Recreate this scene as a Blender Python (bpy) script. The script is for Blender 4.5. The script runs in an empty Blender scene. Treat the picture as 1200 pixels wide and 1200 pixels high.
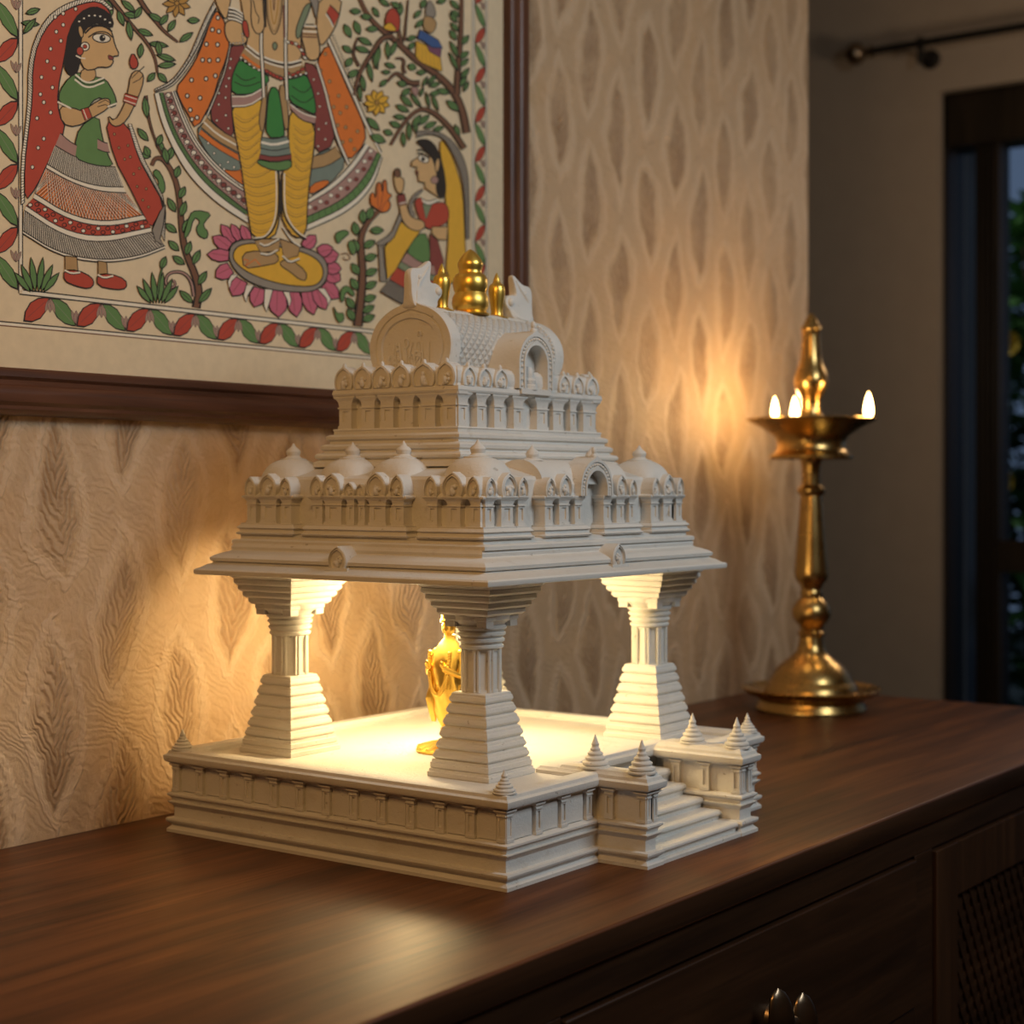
import bpy, bmesh, math, random
from mathutils import Vector
random.seed(7)
PI = math.pi
S = bpy.context.scene
COL = S.collection
S.view_settings.view_transform = 'Standard'
S.view_settings.look = 'None'
S.view_settings.exposure = 0.0
S.view_settings.gamma = 1.0
S.view_settings.use_curve_mapping = False

# ------------------------------------------------------------------ camera
TH = math.radians(36.25)
CAM = Vector((-1.075, -0.793, 0.3275))
RGT = Vector((math.sin(TH), -math.cos(TH), 0))
FWD = Vector((math.cos(TH), math.sin(TH), 0))
FPX = 1950.0
HOR = 568.0
cd = bpy.data.cameras.new('camera')
cam = bpy.data.objects.new('camera', cd)
COL.objects.link(cam)
cam.location = CAM
cam.rotation_euler = (PI/2, 0, TH - PI/2)
cd.sensor_width = 36.0
cd.lens = FPX/1200*36
cd.shift_y = (HOR-600)/1200
cd.clip_start = 0.02
cd.dof.use_dof = True
cd.dof.focus_distance = 1.42
cd.dof.aperture_fstop = 6.0
S.camera = cam

def ray(u, v):
    return FWD + RGT*((u-600)/FPX) + Vector((0, 0, (HOR-v)/FPX))
def on_y(u, v, y):                       # the point of the plane y that a pixel of the photograph shows
    r = ray(u, v); t = (y-CAM.y)/r.y
    return CAM + r*t

# ------------------------------------------------------------------ mesh builder
class MB:
    def __init__(s):
        s.v = []; s.f = []; s.m = []
    def add(s, vs, fs, m=0):
        o = len(s.v); s.v += [tuple(p) for p in vs]
        for f in fs:
            s.f.append(tuple(i+o for i in f)); s.m.append(m)
        return s
    def box(s, x0, x1, y0, y1, z0, z1, m=0):
        v = [(x0,y0,z0),(x1,y0,z0),(x1,y1,z0),(x0,y1,z0),(x0,y0,z1),(x1,y0,z1),(x1,y1,z1),(x0,y1,z1)]
        f = [(0,3,2,1),(4,5,6,7),(0,1,5,4),(1,2,6,5),(2,3,7,6),(3,0,4,7)]
        return s.add(v, f, m)
    def rings(s, rr, m=0, cap0=True, cap1=True, closed=True):
        n = len(rr[0]); v = [p for r in rr for p in r]; f = []
        for k in range(len(rr)-1):
            for i in range(n if closed else n-1):
                j = (i+1) % n
                f.append((k*n+i, k*n+j, (k+1)*n+j, (k+1)*n+i))
        if cap0: f.append(tuple(range(n-1, -1, -1)))
        if cap1: f.append(tuple((len(rr)-1)*n+i for i in range(n)))
        return s.add(v, f, m)
    def rect(s, x0, x1, y0, y1, prof, m=0):          # prof: (outset, z) pairs, loft of rectangles
        rr = []
        for o, z in prof:
            rr.append([(x0-o,y0-o,z),(x1+o,y0-o,z),(x1+o,y1+o,z),(x0-o,y1+o,z)])
        return s.rings(rr, m)
    def lathe(s, c, prof, n=32, m=0, ax='z', phase=0):
        rr = []
        for r, h in prof:
            ring = []
            for i in range(n):
                a = 2*PI*i/n + phase
                p, q = r*math.cos(a), r*math.sin(a)
                if ax == 'z': ring.append((c[0]+p, c[1]+q, c[2]+h))
                elif ax == 'y': ring.append((c[0]+q, c[1]+h, c[2]+p))
                else: ring.append((c[0]+h, c[1]+p, c[2]+q))
            rr.append(ring)
        return s.rings(rr, m)
    def ball(s, c, r, n=12, m=0, sc=(1,1,1)):
        prof = [(max(1e-5, r*math.sin(PI*k/8)), -r*math.cos(PI*k/8)) for k in range(9)]
        rr = []
        for q, h in prof:
            rr.append([(c[0]+q*math.cos(2*PI*i/n)*sc[0], c[1]+q*math.sin(2*PI*i/n)*sc[1], c[2]+h*sc[2]) for i in range(n)])
        return s.rings(rr, m)
    def tube(s, pts, rad, n=10, m=0):
        pts = [Vector(p) for p in pts]; rr = []
        rads = rad if isinstance(rad, (list, tuple)) else [rad]*len(pts)
        up = Vector((0.13, 0.21, 0.97))
        for i, p in enumerate(pts):
            t = (pts[min(i+1, len(pts)-1)] - pts[max(i-1, 0)]).normalized()
            a = t.cross(up)
            if a.length < 1e-3: a = t.cross(Vector((1, 0, 0)))
            a.normalize(); b = t.cross(a)
            up = -b if False else up
            rr.append([tuple(p + (a*math.cos(2*PI*k/n)+b*math.sin(2*PI*k/n))*rads[i]) for k in range(n)])
        return s.rings(rr, m)
    def build(s, name, mats, parent=None, smooth=True, ang=35, bevel=0.0):
        me = bpy.data.meshes.new(name)
        me.from_pydata(s.v, [], s.f)
        me.validate(clean_customdata=False)
        if not isinstance(mats, (list, tuple)): mats = [mats]
        for mt in mats: me.materials.append(mt)
        for p, mi in zip(me.polygons, s.m): p.material_index = mi
        bm = bmesh.new(); bm.from_mesh(me)
        bmesh.ops.recalc_face_normals(bm, faces=bm.faces)
        bm.to_mesh(me); bm.free()
        if smooth:
            for p in me.polygons: p.use_smooth = True
            me.set_sharp_from_angle(angle=math.radians(ang))
        o = bpy.data.objects.new(name, me)
        COL.objects.link(o)
        if parent is not None:
            o.parent = parent
            o.matrix_parent_inverse = parent_inv(parent)
        if bevel:
            b = o.modifiers.new('bevel', 'BEVEL'); b.width = bevel; b.segments = 2; b.limit_method = 'ANGLE'
        return o

def parent_inv(p):                       # parts are drawn in world coordinates; only the thing's Empty is moved
    from mathutils import Matrix
    return Matrix.Translation(-Vector(p.location))

def empty(name, loc, label, cat, group=None):
    o = bpy.data.objects.new(name, None); COL.objects.link(o)
    o.location = loc; o.empty_display_size = 0.03
    return tag(o, label, cat, group)
def tag(o, label, cat, group=None, kind=None):
    o['label'] = label; o['category'] = cat
    if group: o['group'] = group
    if kind: o['kind'] = kind
    return o
def struct(o):
    o['kind'] = 'structure'; return o
def lab(o, label):
    o['label'] = label; return o

# ------------------------------------------------------------------ node helper
class NT:
    def __init__(s, name):
        s.mat = bpy.data.materials.new(name); s.mat.use_nodes = True
        s.t = s.mat.node_tree; s.n = s.t.nodes; s.bsdf = s.n['Principled BSDF']
        s.out = s.n['Material Output']
    def set(s, node, k, v):
        if isinstance(v, bpy.types.NodeSocket): s.t.links.new(v, node.inputs[k])
        else: node.inputs[k].default_value = v
    def math(s, op, a, b=0.0, c=None):
        n = s.n.new('ShaderNodeMath'); n.operation = op
        s.set(n, 0, a); s.set(n, 1, b)
        if c is not None: s.set(n, 2, c)
        return n.outputs[0]
    def coord(s, kind='Object'):
        return s.n.new('ShaderNodeTexCoord').outputs[kind]
    def mapping(s, vec, scale=(1,1,1), loc=(0,0,0), rot=(0,0,0)):
        n = s.n.new('ShaderNodeMapping'); s.set(n, 'Vector', vec)
        n.inputs['Scale'].default_value = scale; n.inputs['Location'].default_value = loc; n.inputs['Rotation'].default_value = rot
        return n.outputs[0]
    def noise(s, vec, scale, detail=4, rough=0.55, dist=0.0):
        n = s.n.new('ShaderNodeTexNoise'); s.set(n, 'Vector', vec)
        n.inputs['Scale'].default_value = scale; n.inputs['Detail'].default_value = detail
        n.inputs['Roughness'].default_value = rough; n.inputs['Distortion'].default_value = dist
        return n.outputs['Fac']
    def ramp(s, fac, stops):
        n = s.n.new('ShaderNodeValToRGB'); s.set(n, 'Fac', fac)
        e = n.color_ramp.elements
        while len(e) < len(stops): e.new(0.5)
        for el, (p, c) in zip(e, stops):
            el.position = p; el.color = (c[0], c[1], c[2], 1) if hasattr(c, '__len__') else (c, c, c, 1)
        return n.outputs['Color']
    def mix(s, fac, a, b, blend='MIX'):
        n = s.n.new('ShaderNodeMix'); n.data_type = 'RGBA'; n.blend_type = blend
        s.set(n, 0, fac)
        for k, v in ((6, a), (7, b)):
            if isinstance(v, bpy.types.NodeSocket): s.t.links.new(v, n.inputs[k])
            else: n.inputs[k].default_value = (v[0], v[1], v[2], 1)
        return n.outputs[2]
    def sstep(s, x, a, b):
        n = s.n.new('ShaderNodeMapRange'); n.interpolation_type = 'SMOOTHSTEP'
        s.set(n, 'Value', x); n.inputs['From Min'].default_value = a; n.inputs['From Max'].default_value = b
        return n.outputs[0]
    def bump(s, h, strength=0.3, dist=0.001, normal=None):
        n = s.n.new('ShaderNodeBump'); s.set(n, 'Height', h)
        n.inputs['Strength'].default_value = strength; n.inputs['Distance'].default_value = dist
        if normal is not None: s.set(n, 'Normal', normal)
        return n.outputs[0]
    def p(s, **kw):
        for k, v in kw.items():
            k = k.replace('_', ' ')
            if isinstance(v, tuple) and len(v) == 3: v = (*v, 1)
            s.set(s.bsdf, k, v)
        return s.mat

def simple(name, col, rough=0.5, metal=0.0, bump=0.0, scale=60, var=0.12):
    n = NT(name); co = n.coord()
    f = n.noise(co, scale, 4)
    c = n.mix(f, tuple(x*(1-var) for x in col), tuple(min(1, x*(1+var)) for x in col))
    kw = dict(Base_Color=c, Roughness=rough, Metallic=metal)
    if bump: kw['Normal'] = n.bump(f, bump, 0.002)
    return n.p(**kw)

M = {}
def stone_mat(name, carved=False):
    n = NT(name); co = n.coord()
    big = n.noise(co, 22, 5)
    fine = n.noise(co, 420, 3)
    pits = n.sstep(n.noise(co, 130, 2), 0.70, 0.76)
    c = n.mix(big, (0.64, 0.615, 0.57), (0.75, 0.735, 0.70))
    st_ = n.math('MULTIPLY', n.sstep(n.noise(n.mapping(co, (1, 1, 2.2), (3, 1, 2)), 34, 5, 0.65, 0.8), 0.56, 0.74), 0.30)
    c = n.mix(st_, c, (0.46, 0.39, 0.30))
    c = n.mix(n.math('MULTIPLY', pits, 0.5), c, (0.36, 0.31, 0.26))
    h = n.math('ADD', n.math('MULTIPLY', fine, 0.5), n.math('MULTIPLY', pits, -1.2))
    h = n.math('ADD', h, n.math('MULTIPLY', n.noise(co, 170, 4, 0.7, 0.5), 1.3))
    nor = n.bump(h, 0.55, 0.0008)
    if carved:                                    # diagonal scale pattern cut into the barrel roof
        sep = n.n.new('ShaderNodeSeparateXYZ'); n.t.links.new(n.coord('UV'), sep.inputs[0])
        u, v = sep.outputs[0], sep.outputs[1]
        def lines(sgn, k):
            a = n.math('ADD', n.math('MULTIPLY', u, k), n.math('MULTIPLY', v, sgn*k))
            return n.math('ABSOLUTE', n.math('SINE', a))
        a1 = n.sstep(lines(1, 330), 0.05, 0.42); a2 = n.sstep(lines(-1, 330), 0.05, 0.42)
        dots = n.sstep(n.math('MULTIPLY', lines(1, 330), lines(-1, 330)), 0.55, 0.9)
        hh = n.math('ADD', n.math('MULTIPLY', a1, a2), n.math('MULTIPLY', dots, 0.7))
        nor = n.bump(hh, 0.9, 0.0016, nor)
    return n.p(Base_Color=c, Roughness=0.62, Normal=nor)
M['stone'] = stone_mat('white_stone')
M['carved'] = stone_mat('carved_white_stone', True)

def metal(name, col, rough, sc=30):
    n = NT(name); co = n.coord()
    f = n.noise(co, sc, 4)
    c = n.mix(f, tuple(x*0.85 for x in col), col)
    r = n.math('ADD', n.math('MULTIPLY', f, 0.16), rough-0.08)
    return n.p(Base_Color=c, Metallic=1.0, Roughness=r, Normal=n.bump(n.noise(co, 260, 2), 0.05, 0.0006))
M['gold'] = metal('polished_gold', (1.0, 0.66, 0.14), 0.36)
M['brass'] = metal('aged_brass', (0.58, 0.37, 0.13), 0.28)
M['bronze'] = metal('dark_bronze', (0.24, 0.17, 0.11), 0.3)
M['iron'] = simple('black_iron', (0.03, 0.026, 0.022), 0.5, 0.6)

def wood(name, c0, c1, c2, axis=0, rough=0.36, grain=1.0, coat=0.0, spec=0.3):
    n = NT(name); co = n.coord()
    sc = [16, 16, 16]; sc[axis] = 1.1
    mp = n.mapping(co, tuple(sc))
    a = n.noise(mp, 2.2*grain, 6, 0.6, 0.8)
    sc2 = [120, 120, 120]; sc2[axis] = 3.0
    b = n.noise(n.mapping(co, tuple(sc2)), 2.0, 4, 0.6)
    c = n.ramp(a, [(0.28, c0), (0.52, c1), (0.75, c2)])
    c = n.mix(n.math('MULTIPLY', n.sstep(b, 0.5, 0.75), 0.5), c, c0)
    r = n.math('ADD', n.math('MULTIPLY', b, 0.14), rough-0.07)
    return n.p(Base_Color=c, Roughness=r, Normal=n.bump(b, 0.12, 0.0006), Coat_Weight=coat, Coat_Roughness=0.3, Specular_IOR_Level=spec)
M['top_wood'] = wood('walnut_top', (0.030, 0.0095, 0.0030), (0.110, 0.035, 0.0095), (0.205, 0.073, 0.021), 0, 0.43)
M['cab_wood'] = wood('walnut_cabinet', (0.018, 0.0078, 0.003), (0.038, 0.0155, 0.006), (0.062, 0.026, 0.0105), 0, 0.5, spec=0.2)
M['cab_wood_v'] = wood('walnut_upright', (0.020, 0.0085, 0.003), (0.042, 0.017, 0.0065), (0.066, 0.028, 0.011), 2, 0.5, spec=0.2)
M['frame_wood'] = wood('mahogany_frame', (0.050, 0.020, 0.011), (0.105, 0.043, 0.024), (0.17, 0.075, 0.043), 0, 0.34)
M['frame_wood_v'] = wood('mahogany_frame_upright', (0.050, 0.020, 0.011), (0.105, 0.043, 0.024), (0.17, 0.075, 0.043), 2, 0.34)
M['door_wood'] = wood('dark_door_wood', (0.010, 0.007, 0.004), (0.02, 0.013, 0.007), (0.035, 0.022, 0.012), 2, 0.5)

def wallpaper():
    n = NT('damask_wallpaper'); co = n.coord()
    A, Sb, Mu, Mx, Mn = (lambda a, b: n.math('ADD', a, b)), (lambda a, b: n.math('SUBTRACT', a, b)), (lambda a, b: n.math('MULTIPLY', a, b)), (lambda a, b: n.math('MAXIMUM', a, b)), (lambda a, b: n.math('MINIMUM', a, b))
    sep = n.n.new('ShaderNodeSeparateXYZ'); n.t.links.new(co, sep.inputs[0])
    wob = n.noise(co, 8, 5); wob2 = n.noise(n.mapping(co, (1, 1, 1), (5, 3, 1)), 8, 5)
    X = A(sep.outputs[0], Mu(Sb(wob, 0.5), 0.075)); Z = A(sep.outputs[2], Mu(Sb(wob2, 0.5), 0.085))
    p = Mu(X, 1/0.150); q = Mu(Z, 1/0.205)
    xa = n.math('PINGPONG', p, 0.5); za = n.math('PINGPONG', q, 0.5)
    xb = Sb(0.5, xa); zb = Sb(0.5, za)
    def field(x, z): return A(Mu(x, 1/0.30), Mu(Mu(z, z), 4.1))           # pointed almond
    fa, fb = field(xa, za), field(xb, zb)
    f = Mn(fa, fb)
    pl = n.math('PINGPONG', p, 0.25)                                       # distance from a motif's midrib
    fe = n.math('SINE', Mu(Sb(Mu(q, 13), Mu(pl, 22)), 2*PI))
    fe01 = A(Mu(fe, 0.5), 0.5)
    fr = A(f, Mu(fe, 0.028))                                               # feathered edge
    core = Sb(1.0, n.sstep(fr, 0.38, 0.56))
    band = Mu(n.sstep(fr, 0.56, 0.66), Sb(1.0, n.sstep(fr, 0.76, 0.88)))
    vine = n.sstep(fr, 0.84, 0.98)
    rib = Mu(Sb(1.0, n.sstep(pl, 0.004, 0.018)), Sb(1.0, n.sstep(f, 0.45, 0.6)))
    spk = n.noise(n.mapping(co, (1, 1, 1), (2, 0, 7)), 34, 6, 0.68, 1.6)
    big = n.noise(n.mapping(co, (1, 1, 1), (9, 0, 3)), 4.5, 4, 0.6, 0.8)
    worn = n.sstep(big, 0.36, 0.62)
    hat = n.math('SINE', Mu(A(Mu(X, 230), A(Mu(Z, 360), Mu(wob, 40))), 1.7))
    dark = A(Mu(core, A(Mu(fe01, 0.30), 0.34)), A(Mu(rib, 0.12), Mu(Mu(vine, spk), 0.32)))
    dark = Mu(dark, A(Mu(worn, 0.90), 0.32))
    dark = A(dark, Mu(n.sstep(spk, 0.50, 0.72), 0.24))
    base = n.mix(n.sstep(spk, 0.3, 0.7), (0.54, 0.35, 0.19), (0.67, 0.465, 0.28))
    base = n.mix(Mu(n.sstep(big, 0.3, 0.7), 0.7), base, (0.60, 0.45, 0.30))
    base = n.mix(Mu(band, 0.22), base, (0.76, 0.60, 0.44))
    c = n.mix(Mn(dark, 0.8), base, (0.27, 0.14, 0.055))
    h = A(Mu(core, A(fe01, 0.25)), A(Mu(band, 0.55), Mu(hat, 0.10)))
    h = A(h, Mu(spk, 0.9))
    return n.p(Base_Color=c, Roughness=0.55, Normal=n.bump(h, 0.6, 0.0034))
M['wallpaper'] = wallpaper()
M['plaster'] = simple('taupe_plaster', (0.42, 0.33, 0.245), 0.85, 0, 0.1, 14, 0.08)
M['ceiling'] = simple('ceiling_paint', (0.62, 0.58, 0.52), 0.9, 0, 0.05, 10, 0.05)
M['floor'] = wood('floor_boards', (0.03, 0.015, 0.008), (0.06, 0.03, 0.016), (0.09, 0.05, 0.03), 0, 0.5)

def glass():
    n = NT('window_glass')
    tr = n.n.new('ShaderNodeBsdfTransparent'); tr.inputs[0].default_value = (0.80, 0.86, 0.92, 1)
    gl = n.n.new('ShaderNodeBsdfGlossy'); gl.inputs['Roughness'].default_value = 0.06
    fr = n.n.new('ShaderNodeFresnel'); fr.inputs[0].default_value = 1.3
    mx = n.n.new('ShaderNodeMixShader')
    n.t.links.new(fr.outputs[0], mx.inputs[0]); n.t.links.new(tr.outputs[0], mx.inputs[1]); n.t.links.new(gl.outputs[0], mx.inputs[2])
    n.t.links.new(mx.outputs[0], n.out.inputs['Surface'])
    return n.mat
M['glass'] = glass()
def flame_mat():
    n = NT('oil_flame')
    return n.p(Base_Color=(1.0, 0.7, 0.3), Emission_Color=(1.0, 0.62, 0.24), Emission_Strength=16.0)
M['flame'] = flame_mat()
M['wick'] = simple('burnt_wick', (0.10, 0.07, 0.05), 0.9)
M['leaf'] = simple('garden_leaf', (0.07, 0.17, 0.04), 0.5, 0, 0.1, 20, 0.4)
M['leaf2'] = simple('garden_leaf_dark', (0.035, 0.09, 0.035), 0.5, 0, 0.1, 20, 0.4)
M['bark'] = simple('stem_bark', (0.08, 0.05, 0.03), 0.9)
M['yellow'] = simple('yellow_petal', (0.75, 0.48, 0.05), 0.6)
M['orange'] = simple('orange_petal', (0.75, 0.27, 0.04), 0.6)
M['pink'] = simple('pink_petal', (0.60, 0.42, 0.50), 0.6)
M['soil'] = simple('garden_ground', (0.05, 0.055, 0.035), 0.95, 0, 0.4, 9, 0.3)
M['render'] = simple('bluish_outer_wall', (0.20, 0.23, 0.28), 0.9, 0, 0.1, 6, 0.1)

# ------------------------------------------------------------------ the room
WY = 0.465          # face of the papered wall
WX1 = 1.486         # its free end
EX = 3.15           # face of the end wall
FZ = -0.80          # floor
CZ = 1.95           # ceiling
struct(MB().box(-3.2, EX+0.2, -3.2, 3.2, FZ-0.1, FZ).build('floor', M['floor']))
struct(MB().box(-3.2, EX+0.2, -3.2, 3.2, CZ, CZ+0.1).build('ceiling', M['ceiling']))
struct(MB().box(-3.2, WX1, WY, WY+0.14, FZ, CZ).build('wall_back', M['wallpaper']))
struct(MB().box(-3.2, EX, 3.1, 3.2, FZ, CZ).build('wall_rear', M['plaster']))
struct(MB().box(-3.3, -3.2, -3.2, 3.2, FZ, CZ).build('wall_left', M['plaster']))
struct(MB().box(-3.2, EX, -3.3, -3.2, FZ, CZ).build('wall_front', M['plaster']))
DY0, DY1, DZ1 = -1.35, 0.9028, 1.368
ew = MB()
ew.box(EX, EX+0.2, DY1, 3.2, FZ, CZ)
ew.box(EX, EX+0.2, -3.2, DY0, FZ, CZ)
ew.box(EX, EX+0.2, DY0, DY1, DZ1, CZ)
struct(ew.build('wall_right', M['plaster']))

# glazed door in the end wall
dr = MB()
def ring_yz(mb, x0, x1, y0, y1, z0, z1, w):
    mb.box(x0, x1, y0, y0+w, z0, z1); mb.box(x0, x1, y1-w, y1, z0, z1)
    mb.box(x0, x1, y0+w, y1-w, z1-w, z1); mb.box(x0, x1, y0+w, y1-w, z0, z0+w*0.6)
ring_yz(dr, EX+0.03, EX+0.15, DY0, DY1, FZ, DZ1, 0.012)
dr.box(EX+0.03, EX+0.15, DY0, DY1, 1.225, DZ1-0.005)                   # head
dr.box(EX+0.05, EX+0.13, 0.757, 0.822, FZ, 1.23)                     # meeting stile
for k in range(4):
    dr.box(EX+0.040, EX+0.05, 0.763+k*0.014, 0.768+k*0.014, FZ+0.02, 1.225)   # reeding
dr.box(EX+0.05, EX+0.13, DY0+0.1, 0.76, 0.098, 0.182)                  # lock rail
dr.box(EX+0.05, EX+0.13, DY0+0.1, 0.76, FZ, FZ+0.2)                    # bottom rail
dr.box(EX+0.05, EX+0.13, -0.30, -0.20, FZ, 1.23)
dr.box(EX+0.05, EX+0.13, DY0, DY0+0.1, FZ, 1.23)
door = struct(dr.build('door_1', M['door_wood'], bevel=0.002))
gl = MB()
gl.box(EX+0.088, EX+0.094, 0.822, 0.891, FZ+0.01, 1.225)
gl.box(EX+0.088, EX+0.094, -0.20, 0.757, 0.182, 1.225)
gl.box(EX+0.088, EX+0.094, -0.20, 0.757, FZ+0.2, 0.098)
gl.box(EX+0.088, EX+0.094, DY0+0.1, -0.30, 0.182, 1.225)
gl.box(EX+0.088, EX+0.094, DY0+0.1, -0.30, FZ+0.2, 0.098)
gl.build('door_glass', M['glass'], door, smooth=False)

# curtain rod
t = empty('curtain_rod', (EX, 0.6, 1.49), 'black iron curtain rod with round finial on the end wall above the glazed door', 'curtain rod')
RX = EX-0.075
def rp(u, v):
    r = ray(u, v); k = (RX-CAM.x)/r.x; return CAM + r*k
a = rp(1022, 60); b = rp(1200, 30)
zr = (a.z+b.z)/2
MB().tube([(RX, a.y, zr), (RX, -1.5, zr)], 0.0105, 14).build('rod', M['iron'], t)
fz = MB()
fz.lathe((RX, a.y, zr), [(0.011, -0.002), (0.016, 0.0), (0.016, 0.006), (0.009, 0.010), (0.009, 0.018), (0.018, 0.024), (0.028, 0.036), (0.031, 0.048), (0.028, 0.060), (0.017, 0.071), (0.004, 0.075)], 24, ax='y')
fz.build('finial', M['bronze'], t)
for yy in (a.y-0.135, -1.35):
    br = MB()
    br.lathe((EX, yy, zr-0.028), [(0.026, 0), (0.026, -0.005), (0.016, -0.009)], 20, ax='x')
    br.tube([(EX-0.004, yy, zr-0.028), (EX-0.05, yy, zr-0.030), (RX, yy, zr-0.016)], 0.007, 10)
    br.tube([(RX, yy, zr-0.052), (RX, yy, zr-0.006)], 0.0085, 10)
    br.lathe((RX, yy-0.006, zr), [(0.0165, 0), (0.0165, 0.012)], 18, ax='y')
    br.build('bracket', M['iron'], t)

# garden outside the door
struct(MB().box(EX+0.2, 12, -6, 8, FZ-0.12, FZ-0.02).build('ground', M['soil']))
gw = tag(MB().box(EX+0.55, EX+0.62, 0.965, 3.2, FZ-0.02, 1.9).build('garden_wall', M['render']), 'bluish grey outdoor wall seen through the narrow left pane of the glazed door', 'wall')
def leaf_pts(c, d, up, L, W):
    side = d.cross(up).normalized()
    n2 = side.cross(d).normalized()
    pts = []
    for s_, w_ in ((0, 0.05), (0.25, 0.8), (0.5, 1), (0.78, 0.6), (1, 0.02)):
        p = c + d*(L*s_) - n2*(L*0.25*s_*s_)
        pts.append((p - side*W*w_, p + n2*W*0.25*w_*-1, p + side*W*w_))
    return pts
def bush(name, loc, rx, ry, h, nleaf, L, W, mat, label, cat, flowers=None, seed=1):
    rnd = random.Random(seed)
    root = empty(name, loc, label, cat)
    lf = MB(); st = MB(); fl = MB()
    for k in range(14):
        a_ = rnd.uniform(0, 2*PI); q = rnd.uniform(0.2, 0.8)
        tip = Vector((loc[0]+rx*q*math.cos(a_), loc[1]+ry*q*math.sin(a_), loc[2]+h*rnd.uniform(0.6, 0.95)))
        b0 = Vector((loc[0]+0.04*math.cos(a_), loc[1]+0.04*math.sin(a_), loc[2]))
        st.tube([b0, b0.lerp(tip, 0.5)+Vector((0, 0, 0.05)), tip], [0.012, 0.008, 0.004], 6)
    for k in range(nleaf):
        a_ = rnd.uniform(0, 2*PI); q = rnd.random()**0.5; z_ = rnd.random()
        rr_ = math.sin(PI*min(1, 0.15+z_*0.85))**0.6*q
        c = Vector((loc[0]+rx*rr_*math.cos(a_), loc[1]+ry*rr_*math.sin(a_), loc[2]+h*(0.05+0.95*z_)))
        d = Vector((math.cos(a_)+rnd.uniform(-.6, .6), math.sin(a_)+rnd.uniform(-.6, .6), rnd.uniform(-0.3, 0.9))).normalized()
        pts = leaf_pts(c, d, Vector((0.1, 0.05, 1)), L*rnd.uniform(0.7, 1.2), W*rnd.uniform(0.8, 1.2))
        vs = [p for tr_ in pts for p in tr_]; fs = []
        for i in range(4):
            fs += [(3*i, 3*i+1, 3*i+4, 3*i+3), (3*i+1, 3*i+2, 3*i+5, 3*i+4)]
        lf.add(vs, fs)
    o = lf.build('foliage', mat, root, ang=80)
    st.build('stem', M['bark'], root)
    if flowers:
        fm, cnt, fr_ = flowers
        for k in range(cnt):
            a_ = rnd.uniform(0, 2*PI); z_ = rnd.uniform(0.35, 1.0)
            c = Vector((loc[0]+rx*math.cos(a_)*0.95, loc[1]+ry*math.sin(a_)*0.95, loc[2]+h*z_))
            fb = MB()
            for j in range(7):
                b_ = 2*PI*j/7
                d = Vector((-0.7, math.cos(b_)*0.8, math.sin(b_)*0.8)).normalized()
                pts = leaf_pts(c, d, Vector((1, 0.2, 0.1)), fr_, fr_*0.3)
                vs = [p for tr_ in pts for p in tr_]; fs = []
                for i in range(4):
                    fs += [(3*i, 3*i+1, 3*i+4, 3*i+3), (3*i+1, 3*i+2, 3*i+5, 3*i+4)]
                fb.add(vs, fs)
            fb.ball(c, fr_*0.22, 8)
            fb.build('flower', fm, root, ang=80)
    return root
GX = EX+1.6
bush('flowering_shrub', (GX, 1.10, FZ-0.02), 0.42, 0.36, 2.15, 1700, 0.15, 0.042, M['leaf'], 'bushy green garden plant with yellow flowers seen through the upper door pane', 'plant', (M['yellow'], 40, 0.07), 3)
bush('flowering_shrub', (GX+0.25, 0.30, FZ-0.02), 0.35, 0.33, 1.25, 500, 0.12, 0.032, M['leaf'], 'shrub with orange blooms right of the yellow flowered garden plant', 'plant', (M['orange'], 12, 0.07), 4)
bush('flowering_shrub', (GX+1.45, 1.25, FZ-0.02), 0.5, 0.5, 2.45, 600, 0.13, 0.034, M['leaf2'], 'tall dark shrub with pale pink blooms behind the yellow flowered plant', 'plant', (M['pink'], 12, 0.085), 5)
bush('flowering_shrub', (GX+0.5, -0.95, FZ-0.02), 0.5, 0.5, 1.4, 600, 0.14, 0.036, M['leaf2'], 'low dark green shrub without blooms at the far right of the garden', 'plant', None, 6)

# ------------------------------------------------------------------ sideboard
DX0, DX1, DYF, TOPT = -0.95, 1.352, -0.122, 0.0255
sb = empty('sideboard', (0.2, 0.17, FZ), 'long dark walnut sideboard standing against the patterned wall', 'sideboard')
tp = MB(); y0 = DYF
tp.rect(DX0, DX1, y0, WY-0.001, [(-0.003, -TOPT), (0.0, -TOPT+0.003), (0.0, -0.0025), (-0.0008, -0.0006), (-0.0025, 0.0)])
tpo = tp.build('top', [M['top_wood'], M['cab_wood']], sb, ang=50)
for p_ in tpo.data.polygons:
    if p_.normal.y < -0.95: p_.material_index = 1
CF = DYF+0.006           # face of the carcass
bd = MB()
bd.box(DX0+0.01, DX1-0.01, CF+0.004, WY-0.004, FZ+0.08, -TOPT)          # case behind the fronts
# face frame
DRX0, DRX1, DRZ0, DRZ1 = -0.0896, 0.5468, -0.208, -0.0575
bd.box(DX0+0.01, DX1-0.01, CF, CF+0.01, DRZ1+0.0034, -TOPT)             # top rail
for a_, b_ in ((DRX1+0.0026, 0.5955), (-0.150, DRX0-0.0026), (1.300, DX1-0.01)):
    bd.box(a_, b_, CF, CF+0.012, FZ+0.08, DRZ1+0.0033)
bd.box(DRX0-0.0015, DRX1+0.0015, CF, CF+0.012, DRZ0-0.032, DRZ0-0.0015)
bd.build('body', M['cab_wood'], sb, bevel=0.0008)
for a_ in (DX0+0.03, -0.14, 0.555, DX1-0.09):
    MB().rect(a_, a_+0.05, CF+0.02, CF+0.07, [(-0.008, FZ), (0, FZ+0.08)]).build('leg', M['cab_wood_v'], sb)
    MB().rect(a_, a_+0.05, WY-0.08, WY-0.03, [(-0.008, FZ), (0, FZ+0.08)]).build('leg', M['cab_wood_v'], sb)
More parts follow.
